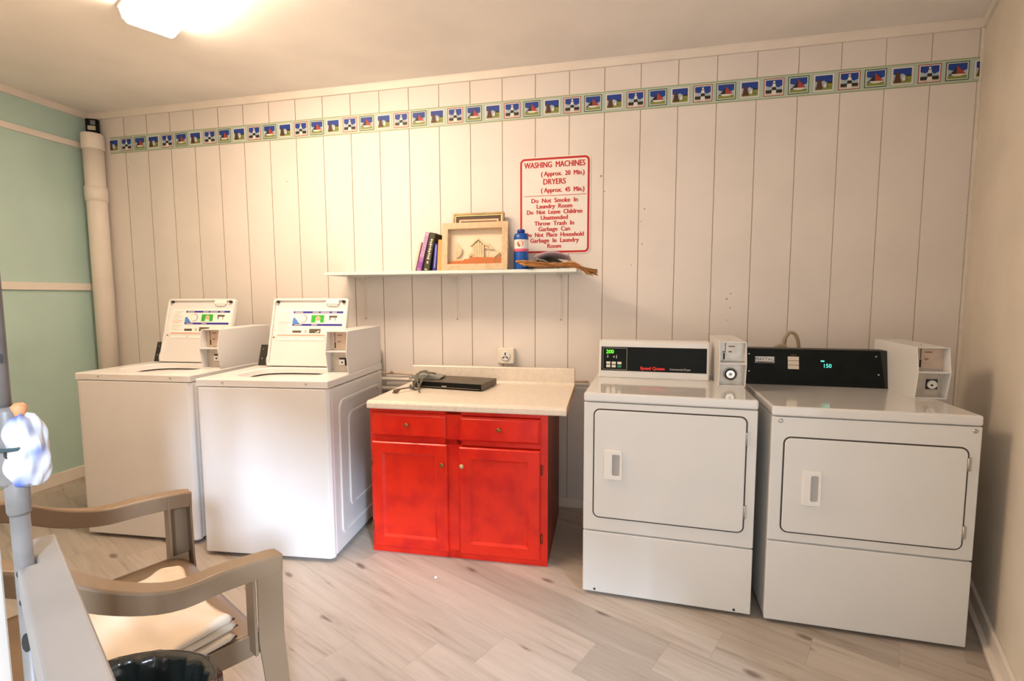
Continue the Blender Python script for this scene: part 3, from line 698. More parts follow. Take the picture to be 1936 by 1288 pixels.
# ------------------------------------------------------------------ red cabinet and worktop
CT = (2.6085, -0.7872, 0); CR = 0.038
def cabinet():
    w, h, d, f = 0.912, 0.758, 0.60, 0.03
    t = thing('base_cabinet', 'bright red painted base cabinet with two drawers and two doors', 'cabinet', CT, CR)
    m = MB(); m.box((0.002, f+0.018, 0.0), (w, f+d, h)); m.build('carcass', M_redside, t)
    m = MB(); y0, y1 = f, f+0.02
    m.box((0.002, y0, 0.0), (0.035, y1, h)); m.box((0.875, y0, 0), (w, y1, h)); m.box((0.40, y0, 0), (0.487, y1, h))
    m.box((0.035, y0, 0), (0.875, y1, 0.045)); m.box((0.035, y0, 0.585), (0.875, y1, 0.615)); m.box((0.035, y0, 0.735), (0.875, y1, h))
    m.box((0.03, y0+0.012, 0.04), (0.88, y1, 0.74)); m.build('face_frame', M_red, t, bevel=0.002)
    def slabfront(x0, z0, x1, z1):
        m = MB(); y = f; ins = 0.012
        m._add([(x0, y, z0), (x1, y, z0), (x1, y, z1), (x0, y, z1), (x0, y-0.008, z0), (x1, y-0.008, z0), (x1, y-0.008, z1), (x0, y-0.008, z1), (x0+ins, y-0.018, z0+ins), (x1-ins, y-0.018, z0+ins), (x1-ins, y-0.018, z1-ins), (x0+ins, y-0.018, z1-ins)],
               [(0, 1, 5, 4), (1, 2, 6, 5), (2, 3, 7, 6), (3, 0, 4, 7), (4, 5, 9, 8), (5, 6, 10, 9), (6, 7, 11, 10), (7, 4, 8, 11), (8, 9, 10, 11), (3, 2, 1, 0)])
        return m
    def knob(parent, x, z, mt=M_knob):
        m = MB(); m.lathe((x, f-0.018, z), [(0.006, 0), (0.006, -0.006), (0.011, -0.010), (0.012, -0.015), (0.008, -0.019), (0, -0.020)], 16, 1); m.build('knob', mt, parent)
    for (x0, z0, x1, z1), kx, kz in (((0.016, 0.616, 0.408, 0.737), 0.211, 0.682), ((0.478, 0.610, 0.878, 0.733), 0.679, 0.678)):
        o = slabfront(x0, z0, x1, z1).build('drawer', M_red, t, bevel=0.002); knob(o, kx, kz)
    for (x0, z0, x1, z1), kx in (((0.015, 0.036, 0.414, 0.588), 0.392), ((0.474, 0.034, 0.878, 0.580), 0.492)):
        m = MB(); y = f; r = 0.055
        pr = [(x0, z0), (x1, z0), (x1, z1), (x0, z1)]
        i1 = [(x0+r, z0+r), (x1-r, z0+r), (x1-r, z1-r), (x0+r, z1-r)]; i2 = [(x0+r+.012, z0+r+.012), (x1-r-.012, z0+r+.012), (x1-r-.012, z1-r-.012), (x0+r+.012, z1-r-.012)]
        def ring(ps, yy_): return [(px, yy_, pz) for px, pz in ps]
        e = 0.006; oe = [(x0+e, z0+e), (x1-e, z0+e), (x1-e, z1-e), (x0+e, z1-e)]
        v = ring(pr, y)+ring(pr, y-0.012)+ring(oe, y-0.019)+ring(i1, y-0.019)+ring(i2, y-0.009)
        fs = []
        for L_ in range(4):
            for i in range(4):
                j = (i+1) % 4; fs.append((L_*4+i, L_*4+j, L_*4+4+j, L_*4+4+i))
        fs += [(16, 17, 18, 19), (3, 2, 1, 0)]
        m._add(v, fs); o = m.build('door', M_red, t, bevel=0.0015); knob(o, kx, 0.488, M_knob if kx < 0.45 else M_goldl)
        for zz in (0.483, 0.14):
            hx = x0-0.006 if kx < 0.45 else x1+0.006
            m = MB(); m.box((hx-0.005, f, zz-0.025), (hx+0.005, f-0.006, zz+0.025)); m.tube([(hx, f-0.007, zz-0.02), (hx, f-0.007, zz+0.02)], 0.004, 8); m.build('hinge', M_redside, o)
cabinet()
def worktop():
    t = thing('worktop', 'cream laminate worktop with raised backsplash on the red cabinet', 'worktop', (CT[0], CT[1], 0.7585), CR)
    d = 0.64; z = 0.038
    pr = [(0.004, 0.0), (0.0, 0.006), (0.0, 0.026), (0.006, 0.036), (0.018, 0.040), (0.035, 0.038), (d-0.04, 0.038), (d-0.028, 0.042), (d-0.022, 0.052), (d-0.020, 0.13), (d-0.016, 0.136), (d, 0.136), (d, 0.0)]
    m = MB(); m.prism(pr, 0, 0.0, 1.002); m.build('laminate_top', M_lam, t, bevel=0.001)
    m = MB(); m.prism([(p[0]+0.001, p[1]) for p in pr[6:]]+[(0.01, 0.0), (0.01, 0.03)], 0, 1.002, 1.0035); m.build('side_edge', mat('brown_laminate_edge', (0.50, 0.30, 0.16), 0.5), t)
worktop()
ctM = Matrix.Translation(Vector((CT[0], CT[1], 0.7975))) @ Matrix.Rotation(CR, 4, 'Z')
def ctp(a, b, z=0): v = ctM @ Vector((a, b, z)); return (v.x, v.y, v.z)
def dvd():
    r = -0.155
    t = thing('disc_player', 'slim black disc player lying on the worktop', 'disc player', ctp(0.085, 0.398), CR+r)
    m = MB(); m.box((0, 0.004, 0.003), (0.43, 0.235, 0.038)); m.build('case', mat('player_case', (0.14, 0.11, 0.08), 0.45, metal=0.3, noise=0.3, nscale=20), t, bevel=0.002)
    m = MB(); m.box((0, 0, 0.003), (0.43, 0.005, 0.038)); m.mat(M_blackm) if False else None; fp = m.build('front_panel', M_black, t, bevel=0.001)
    m = MB(); m.box((0.01, -0.001, 0.009), (0.42, 0.001, 0.011)); m.build('trim_line', M_tan, fp)
    m = MB()
    for i in range(5): m.box((0.19+i*0.006, -0.001, 0.014), (0.1935+i*0.006, 0.001, 0.019))
    m.build('logo', M_plast, fp)
    m = MB()
    for x in (0.03, 0.4):
        for y in (0.03, 0.2): m.lathe((x, y, 0), [(0.01, 0), (0.01, 0.004)], 10)
    build_split(m, 'foot', M_dark, t)
    # adapter box on top with its tied cable
    t2 = thing('adapter_box', 'small grey wedge-shaped box lying on the left end of the disc player', 'electronics box', ctp(0.04, 0.415, 0.0385), CR+0.05)
    m = MB(); m.prism([(0.0, 0.0), (0.19, 0.0), (0.20, 0.012), (0.10, 0.030), (0.03, 0.024)], 1, 0.03, 0.14); m.build('case', mat('grey_plastic', (0.27, 0.27, 0.24), 0.5), t2, bevel=0.004)
    t3 = thing('cable', 'tangled grey cable tied around the left end of the disc player', 'cable', (0, 0, 0))
    m = MB()
    P = lambda L_: smoothpath([ctp(*q) for q in L_], 8)
    m.tube(P([(0.10, 0.37, 0.006), (0.125, 0.35, 0.04), (0.12, 0.38, 0.075), (0.14, 0.42, 0.088), (0.165, 0.43, 0.082), (0.19, 0.45, 0.078), (0.2, 0.47, 0.07)]), 0.0045)
    m.tube(P([(0.15, 0.33, 0.004), (0.135, 0.35, 0.05), (0.125, 0.40, 0.085), (0.155, 0.44, 0.09), (0.175, 0.42, 0.07), (0.15, 0.39, 0.05), (0.14, 0.355, 0.02), (0.16, 0.30, 0.004), (0.19, 0.24, 0.0045)]), 0.0045)
    m.tube(P([(0.165, 0.345, 0.05), (0.15, 0.34, 0.02), (0.15, 0.32, 0.005), (0.10, 0.33, 0.006), (0.09, 0.36, 0.02), (0.11, 0.33, 0.012), (0.13, 0.30, 0.02), (0.10, 0.26, 0.02), (0.075, 0.235, 0.018)]), 0.0045)
    m.tube(P([(0.12, 0.385, 0.082), (0.12, 0.36, 0.06), (0.11, 0.355, 0.03), (0.115, 0.34, 0.005)]), 0.004)
    m.build('cord', mat('grey_cable', (0.16, 0.15, 0.12), 0.5), t3)
    m = MB(); a, b = ctp(0.078, 0.24, 0.018), ctp(0.06, 0.205, 0.008)
    m.tube([a, tuple((a[i]+b[i])/2 for i in range(3)), b], [0.005, 0.010, 0.012], 10); c = ctp(0.055, 0.19, 0.005)
    m.tube([b, c], 0.003); m.build('plug', mat('plug_brown', (0.13, 0.09, 0.06), 0.5), t3)
dvd()

# ------------------------------------------------------------------ shelf with its things
SZ = 1.471
def shelf():
    t = thing('wall_shelf', 'pale blue-white wooden shelf on three white metal brackets', 'shelf', (2.05, 0, SZ))
    m = MB(); m.box((0.0, -0.262, -0.019), (1.556, -0.001, 0)); m.build('board', M_shelf, t, bevel=0.002)
    for x in (0.13, 0.774, 1.438):
        m = MB(); m.box((x-0.012, -0.004, -0.305), (x+0.012, 0, -0.019)); m.box((x-0.012, -0.22, -0.022), (x+0.012, 0, -0.019))
        m.prism([(-0.003, -0.02), (-0.003, -0.29), (-0.010, -0.29), (-0.014, -0.07), (-0.06, -0.032), (-0.21, -0.026), (-0.21, -0.02)], 0, x-0.002, x+0.002)
        b = m.build('bracket', M_trim, t)
        m = MB()
        for z in (-0.035, -0.295): m.lathe((x, -0.004, z), [(0.005, 0.0), (0.005, -0.002), (0.003, -0.003)], 10, 1)
        build_split(m, 'screw', M_groove, b)
shelf()
def book(label, x0, x1, xt, ht, y, dep, col, name='book', deco=None, back=0.0):
    # leaning block: bottom x0..x1, top shifted to xt (right edge), height ht
    dx = xt-x1
    t = thing(name, label, 'book', (x0, y, SZ), 0, 'books standing on the shelf')
    w = x1-x0
    ang = math.atan2(dx, ht); L_ = math.hypot(dx, ht); ww = w*math.cos(ang)
    R_ = Matrix.Rotation(ang, 4, 'Y'); lift = ww*math.sin(ang)
    m = MB(); m.X = Matrix.Translation((0, 0, lift if ang > 0 else 0)) @ R_
    m.mat(col); m.prism([(0, 0), (0.0025, -0.0015), (ww-0.0025, -0.0015), (ww, 0), (ww, dep), (ww-0.0025, dep), (ww-0.0025, 0.004), (0.0025, 0.004), (0.0025, dep), (0, dep)], 2, 0, L_*0.985)
    m.build('cover', None, t)
    m = MB(); m.X = Matrix.Translation((0, 0, lift if ang > 0 else 0)) @ R_; m.box((0.003, 0.004, 0.004), (ww-0.003, dep-0.004, L_*0.985-0.004)); m.build('pages', M_pages, t)
    if deco:
        m = MB(); m.X = Matrix.Translation((0, 0, lift if ang > 0 else 0)) @ R_; deco(m, ww, L_); m.build('spine_print', None, t, fix=False)
M_pages = mat('paper_pages', (0.78, 0.70, 0.56), 0.8)
def d_purple(m, w, L_):
    m.mat(mat('spine_pink', (0.62, 0.42, 0.55), 0.6)); m.box((0.003, -0.0025, L_*0.35), (w-0.003, -0.001, L_*0.97))
    m.mat(mat('spine_violet', (0.28, 0.07, 0.42), 0.6)); m.box((0.003, -0.003, L_*0.08), (w-0.003, -0.001, L_*0.24))
    for k in range(14): m.box((0.006, -0.003, L_*(0.36+k*0.04)), (w-0.006-0.004*(k % 2), -0.002, L_*(0.375+k*0.04)))
def d_black(m, w, L_):
    m.mat(mat('spine_cream', (0.62, 0.60, 0.48), 0.6))
    for k in range(9): m.box((0.010+0.002*(k % 3), -0.003, L_*(0.30+k*0.06)), (w-0.009-0.003*(k % 2), -0.001, L_*(0.345+k*0.06)))
    m.box((0.012, -0.003, L_*0.19), (w-0.012, -0.001, L_*0.25)); m.box((0.008, -0.003, L_*0.02), (w-0.012, -0.001, L_*0.05))
def d_blue(m, w, L_):
    m.mat(mat('spine_pale_blue', (0.30, 0.32, 0.62), 0.5)); m.box((w*0.35, -0.003, L_*0.12), (w*0.65, -0.001, L_*0.92))
book('thin faded pink book at the far left end of the books', 2.606, 2.622, 2.668, 0.178, -0.185, 0.15, mat('cover_faded_pink', (0.80, 0.62, 0.50), 0.7))
book('pink and purple spined book leaning right', 2.632, 2.660, 2.724, 0.232, -0.19, 0.15, mat('cover_purple', (0.40, 0.16, 0.42), 0.5), deco=d_purple)
book('thick dark book with cream lettering down its spine', 2.679, 2.714, 2.762, 0.228, -0.195, 0.16, mat('cover_dark_olive', (0.05, 0.055, 0.03), 0.5), deco=d_black)
book('slim blue book leaning beside the dark one', 2.732, 2.756, 2.774, 0.166, -0.185, 0.13, mat('cover_blue', (0.03, 0.02, 0.30), 0.45), deco=d_blue)
book('tan unprinted book standing next to the shadow box', 2.763, 2.793, 2.806, 0.188, -0.19, 0.07, mat('cover_tan', (0.66, 0.38, 0.13), 0.6))
def d_redtop(m, w, L_):
    m.mat(mat('cover_red_patch', (0.55, 0.06, 0.02), 0.5)); m.box((0.004, -0.003, L_*0.80), (w*0.65, -0.001, L_*0.97))
book('taller dark book with red top edge behind the tan book', 2.765, 2.805, 2.815, 0.232, -0.115, 0.10, mat('cover_dark_brown', (0.08, 0.03, 0.02), 0.5), deco=d_redtop)

def back_frame():
    t = thing('picture_frame', 'dark gold picture frame leaning on the wall behind the shadow box', 'picture frame', (2.824, -0.075, SZ)); t.rotation_euler = (-0.12, 0, 0)
    w, h = 0.322, 0.358
    def fr(name, o, i, y0, y1, mt, pa):
        m = MB(); m.frame([(o, o), (w-o, o), (w-o, h-o), (o, h-o)], [(i, i), (w-i, i), (w-i, h-i), (i, h-i)], 1, y0, y1); return m.build(name, mt, pa, bevel=0.002)
    f_ = fr('moulding', 0, 0.012, 0, -0.024, M_gold, t); fr('inner_moulding', 0.010, 0.019, 0, -0.020, M_goldl, f_); fr('dark_band', 0.018, 0.034, 0, -0.014, mat('dark_umber', (0.07, 0.035, 0.015), 0.5), f_); fr('mat_board', 0.032, 0.048, 0, -0.010, mat('peach_mat', (0.72, 0.52, 0.34), 0.7), t)
    m = MB(); m.box((0.02, 0.0, 0.02), (w-0.02, -0.005, h-0.02)); m.build('picture', mat('dull_brown_picture', (0.16, 0.09, 0.05), 0.5), t)
back_frame()
def shadow_box():
    t = thing('shadow_box', 'pale wood shadow box with beach hut and driftwood boats', 'shadow box', (2.812, -0.245, SZ+0.002)); t.rotation_euler = (-0.10, 0, 0)
    w, h, d, e = 0.398, 0.277, 0.055, 0.036
    m = MB(); o_ = [(0, 0), (w, 0), (w, h), (0, h)]; i_ = [(e, e), (w-e, e), (w-e, h-e), (e, h-e)]; j_ = [(e+0.008, e+0.004), (w-e-0.008, e+0.004), (w-e-0.008, h-e-0.010), (e+0.008, h-e-0.010)]
    m.frame(o_, i_, 1, 0, 0.012); m.frame([(0.004, 0.004), (w-0.004, 0.004), (w-0.004, h-0.004), (0.004, h-0.004)], i_, 1, 0.012, d)
    fr = m.build('frame', M_wood, t, bevel=0.002)
    m = MB(); m.box((e, d-0.012, e), (w-e, d-0.006, h-e)); m.build('backing', mat('cream_backing', (0.82, 0.68, 0.52), 0.7), t)
    yb = d-0.012
    m = MB(); m.prism([(e+0.001, e), (w-e-0.001, e), (w-e-0.001, e+0.045), (w-e-0.04, e+0.038), (w*0.62, e+0.040), (w*0.45, e+0.042), (w*0.33, e+0.024), (e+0.02, e+0.020), (e+0.001, e+0.012)], 1, yb, yb-0.02)
    m.build('sand', mat('orange_sand', (0.55, 0.16, 0.05), 0.8, noise=0.5, nscale=60, col2=(0.40, 0.22, 0.10)), t)
    Mh = mat('bleached_wood', (0.68, 0.55, 0.34), 0.7, noise=0.2, nscale=40)
    m = MB(); hx = w*0.54
    for k in range(5): m.box((hx-0.035+k*0.0142, yb-0.016, e+0.040), (hx-0.035+k*0.0142+0.013, yb-0.004, e+0.115+(0.020-abs(k-2)*0.010)))
    m.X = Matrix.Translation((hx, 0, e+0.150)) @ Matrix.Rotation(math.radians(42), 4, 'Y'); m.box((-0.002, yb-0.02, -0.004), (0.062, yb-0.002, 0.004))
    m.X = Matrix.Translation((hx, 0, e+0.150)) @ Matrix.Rotation(math.radians(138), 4, 'Y'); m.box((-0.002, yb-0.02, -0.004), (0.062, yb-0.002, 0.004)); m.X = Matrix.Identity(4)
    m.build('beach_hut', Mh, t)
    m = MB(); bx = w*0.235
    m.prism([(bx-0.04, e+0.030), (bx+0.045, e+0.034), (bx+0.025, e+0.018), (bx-0.022, e+0.018)], 1, yb-0.018, yb-0.004)
    m.prism([(bx-0.018, e+0.040), (bx+0.004, e+0.045), (bx+0.022, e+0.070), (bx+0.020, e+0.095), (bx-0.004, e+0.120), (bx-0.018, e+0.075)], 1, yb-0.014, yb-0.010)
    m.tube([(bx-0.012, yb-0.012, e+0.02), (bx-0.004, yb-0.012, e+0.125)], 0.002, 6); m.build('sail_boat', Mh, t)
    m = MB(); bx = w*0.70
    m.prism([(bx-0.028, e+0.095), (bx-0.004, e+0.090), (bx-0.010, e+0.118)], 1, yb-0.014, yb-0.010); m.prism([(bx+0.0, e+0.088), (bx+0.036, e+0.086), (bx+0.006, e+0.118)], 1, yb-0.014, yb-0.010)
    m.tube([(bx, yb-0.012, e+0.03), (bx, yb-0.012, e+0.12)], 0.002, 6); m.prism([(bx-0.02, e+0.044), (bx+0.028, e+0.040), (bx+0.02, e+0.030), (bx-0.012, e+0.032)], 1, yb-0.018, yb-0.004)
    m.build('toy_yacht', Mh, t)
    m = MB()
    for x, z, r in ((w*0.42, e+0.054, 0.013), (w*0.455, e+0.058, 0.011), (w*0.435, e+0.066, 0.009)): m.lathe((x, yb-0.010, z-r), [(0.0, 0), (r*0.8, r*0.4), (r, r), (r*0.7, r*1.7), (0, 2*r)], 12)
    m.X = Matrix.Translation((w*0.76, 0, e+0.03)) @ Matrix.Rotation(math.radians(-38), 4, 'Y'); m.box((0, yb-0.018, 0), (0.055, yb-0.006, 0.016)); m.X = Matrix.Translation((w*0.80, 0, e+0.018)) @ Matrix.Rotation(math.radians(-50), 4, 'Y'); m.box((0, yb-0.020, 0), (0.05, yb-0.014, 0.004)); m.X = Matrix.Identity(4)
    m.build('driftwood', Mh, t)
shadow_box()
def bottle():
    t = thing('detergent_bottle', 'blue plastic detergent bottle standing beside the shadow box', 'bottle', (3.276, -0.17, SZ))
    Mb = mat('blue_plastic', (0.005, 0.09, 0.42), 0.3)
    m = MB(); m.lathe((0, 0, 0), [(0.040, 0), (0.0425, 0.006), (0.0425, 0.095), (0.040, 0.104), (0.0405, 0.112), (0.0425, 0.118), (0.0425, 0.182), (0.040, 0.202), (0.034, 0.208), (0.024, 0.210)], 28); m.build('body', Mb, t)
    m = MB(); m.lathe((0, 0, 0), [(0.022, 0.208), (0.022, 0.228), (0.018, 0.232), (0, 0.232)], 24); m.build('cap', mat('dark_blue_cap', (0.004, 0.03, 0.30), 0.35), t)
    n = 30
    def band(m, r, z0, z1, a0, a1):
        v = []; k = 20
        for j, z in enumerate((z0, z1)):
            for i in range(k+1):
                a = a0+(a1-a0)*i/k; v.append((r*math.cos(a), r*math.sin(a), z))
        m._add(v, [(i, i+1, k+2+i, k+1+i) for i in range(k)], True)
    m = MB(); m.mat(M_plast); band(m, 0.0432, 0.120, 0.172, -PI*0.98, -0.02)
    m.mat(mat('label_pink', (0.75, 0.12, 0.22), 0.5)); band(m, 0.0436, 0.104, 0.120, -PI*0.98, -0.02)
    m.mat(mat('label_orange', (0.78, 0.16, 0.04), 0.5)); m.X = Matrix.Translation((0, 0, 0))
    for rr, cx, cz, mm in ((0.019, 0.002, 0.148, None), (0.008, -0.002, 0.137, 'olive'), (0.005, 0.006, 0.134, 'w')):
        if mm == 'olive': m.mat(mat('label_olive', (0.2, 0.2, 0.08), 0.5))
        if mm == 'w': m.mat(M_plast)
        q = []
        for i in range(20):
            a = 2*PI*i/20; x = cx+rr*math.cos(a); r_ = 0.0440+(0.0004 if mm else 0)+(0.0003 if mm == 'w' else 0); q.append((x, -math.sqrt(r_*r_-x*x), cz+rr*0.85*math.sin(a)))
        m.quad(*q)
    m.build('label', None, t, fix=False)
bottle()
def leaflet(label, pts, z, col, curl, tilt=0.004):
    # pts: four corners on the shelf (x,y), slightly curled sheet
    m = MB(); th = 0.003
    def fn(u, v, off):
        a = Vector(pts[0]).lerp(Vector(pts[1]), u); b = Vector(pts[3]).lerp(Vector(pts[2]), u); p = a.lerp(b, v)
        return (p.x, p.y, z + curl*math.sin(PI*u)*(1-0.4*v) + off + tilt*(1-v))
    m.grid(lambda u, v: fn(u, v, th), 14, 4); m.grid(lambda u, v: fn(u, v, 0), 14, 4)
    bmesh.ops.recalc_face_normals(m.bm, faces=m.bm.faces)
    o = m.build('leaflet', col, fix=False); md = o.modifiers.new('s', 'SOLIDIFY'); md.thickness = 0.001
    tag(o, label, 'leaflet', 'leaflets lying at the right end of the shelf')
leaflet('white leaflet at the bottom of the pile right of the blue bottle', [(3.30, -0.235), (3.47, -0.20), (3.50, -0.06), (3.31, -0.08)], SZ+0.006, mat('leaflet_grey', (0.62, 0.60, 0.56), 0.6), 0.036, 0.014)
leaflet('dark printed leaflet in the middle of the pile', [(3.36, -0.21), (3.52, -0.19), (3.52, -0.05), (3.37, -0.06)], SZ+0.034, mat('leaflet_dark', (0.06, 0.05, 0.05), 0.5), 0.030)
leaflet('curled pink-white leaflet topmost of the pile under the sign', [(3.36, -0.235), (3.56, -0.20), (3.56, -0.08), (3.38, -0.09)], SZ+0.052, mat('leaflet_pink', (0.80, 0.62, 0.66), 0.6), 0.026, 0.020)
m = MB(); Ms = [mat('straw_light', (0.62, 0.30, 0.09), 0.7), mat('straw_mid', (0.42, 0.17, 0.05), 0.7), mat('straw_dark', (0.22, 0.10, 0.03), 0.7)]
for k in range(95):
    m.mat(Ms[k % 3]); j = random.uniform; o1 = j(-0.012, 0.012); o2 = j(-0.025, 0.03); y0 = -0.265+j(-0.02, 0.02)
    p = smoothpath([(3.262+j(0, 0.03), -0.262+o1*0.5, SZ+0.044+o1*0.5), (3.33, y0+o1, SZ+0.030+j(-0.014, 0.016)), (3.42, -0.24+o2, SZ+0.008+abs(j(0, 0.030))), (3.50, -0.23+o2, SZ+0.008+abs(j(0, 0.026))), (3.58, -0.225+o2, SZ+0.008+j(0, 0.030)), (3.64, -0.22+o2*1.3, SZ-0.004+j(-0.008, 0.012)), (3.66+j(0, 0.06), -0.215+o2*1.5, SZ-0.020+j(-0.020, 0.014))], 4)
    m.tube(p, 0.0019, 5)
tag(m.build('straw_bundle', None), 'bundle of dry brown straw drooping over the right end of the shelf', 'straw bundle')

# ------------------------------------------------------------------ outlet, pipes and wall fittings
def outlet():
    t = thing('wall_outlet', 'cream surface-mounted dryer outlet with round three-slot face above the worktop', 'power outlet', (3.15, 0, 0.95))
    m = MB(); m.box((-0.055, -0.045, -0.05), (0.053, 0, 0.05)); m.build('outlet_box', M_cream, t, bevel=0.008, seg=3)
    m = MB(); m.lathe((0.0, -0.045, 0), [(0.030, 0.001), (0.030, -0.006), (0.026, -0.008)], 28, 1); f_ = m.build('socket', M_plast, t)
    m = MB()
    for a in (90, 215, 325):
        m.X = Matrix.Translation((0.014*math.cos(math.radians(a)), -0.053, 0.014*math.sin(math.radians(a)))) @ Matrix.Rotation(-math.radians(a if a != 90 else 90), 4, 'Y')
        m.box((-0.008, -0.002, -0.0035), (0.008, 0.001, 0.0035))
    m.X = Matrix.Identity(4)
    build_split(m, 'slot', M_dark, f_)
    m = MB(); m.lathe((0, -0.053, 0), [(0.003, 0), (0.003, -0.002)], 8, 1); build_split(m, 'screw', M_steel, f_)
outlet()
m = MB(); m.tube(smoothpath([(1.9, -0.03, 0.80), (2.22, -0.028, 0.812), (2.40, -0.022, 0.815), (2.6, -0.015, 0.805), (3.0, -0.012, 0.80), (3.66, -0.012, 0.80)], 4), 0.006, 8); m.tube(smoothpath([(2.36, -0.03, 0.818), (2.375, -0.035, 0.832), (2.385, -0.03, 0.815)], 4), 0.004, 6)
tag(m.build('wall_cable', mat('brown_cream_cable', (0.60, 0.44, 0.32), 0.5)), 'thin brown cable running along the wall above the white pipe', 'cable')
m = MB(); m.tube([(0.3, -0.05, 0.768), (3.75, -0.032, 0.785)], 0.013, 12); p = m.build('water_pipe', M_trim)
tag(p, 'cream painted water pipe running level along the wall behind the worktop', 'pipe')
m = MB(); m.tube([(0.3, -0.035, 0.715), (2.55, -0.035, 0.715)], 0.014, 12)
tag(m.build('water_pipe', M_trim), 'lower cream pipe along the wall between washer and cabinet', 'pipe')
t = thing('pipe_fitting', 'tan valve fitting on the wall behind the right washing machine', 'valve', (2.283, -0.035, 0.0))
m = MB(); m.lathe((0, 0, 0), [(0.014, 0.90), (0.017, 0.92), (0.015, 0.97), (0.012, 1.00)], 14); m.build('valve', M_tan if False else mat('tan_valve', (0.58, 0.47, 0.32), 0.5), t)
m = MB(); m.lathe((0, 0, 0), [(0.012, 0.70), (0.012, 0.86), (0.019, 0.865), (0.019, 0.905)], 14); m.build('hose', mat('olive_hose', (0.16, 0.14, 0.09), 0.5), t)
# corner vent pipe
t = thing('vent_pipe', 'thick cream vertical pipe in the corner beside the green wall', 'pipe', (0.081, -0.073, 0))
m = MB(); m.lathe((0, 0, 0), [(0.062, 0.0), (0.062, 2.02), (0.062, 2.40)], 28); m.build('pipe', M_trim, t)
m = MB(); m.lathe((0, 0, 0), [(0.064, 2.02), (0.069, 2.022), (0.069, 2.125), (0.064, 2.127)], 28); m.build('coupling', M_trim, t)
m = MB(); m.lathe((0, 0, 0), [(0.065, 2.39), (0.069, 2.40), (0.069, 2.485), (0.066, 2.50), (0.05, 2.505), (0.0, 2.505)], 28); m.build('cap', M_trim, t)
t = thing('corner_sensor', 'small black box with pale window high in the left corner', 'sensor', (0.055, -0.045, 2.57)); t.rotation_euler = (0, 0, 0.5)
m = MB(); m.box((-0.038, -0.02, -0.048), (0.038, 0.02, 0.048)); m.build('case', M_black, t, bevel=0.008, seg=3)
m = MB(); m.box((-0.022, -0.022, -0.034), (0.026, -0.019, -0.004)); m.build('window', mat('sensor_window', (0.55, 0.52, 0.42), 0.4), t)
m = MB(); m.box((-0.004, -0.022, 0.004), (0.026, -0.019, 0.034)); m.build('lens', mat('sensor_lens', (0.18, 0.20, 0.24), 0.3), t)

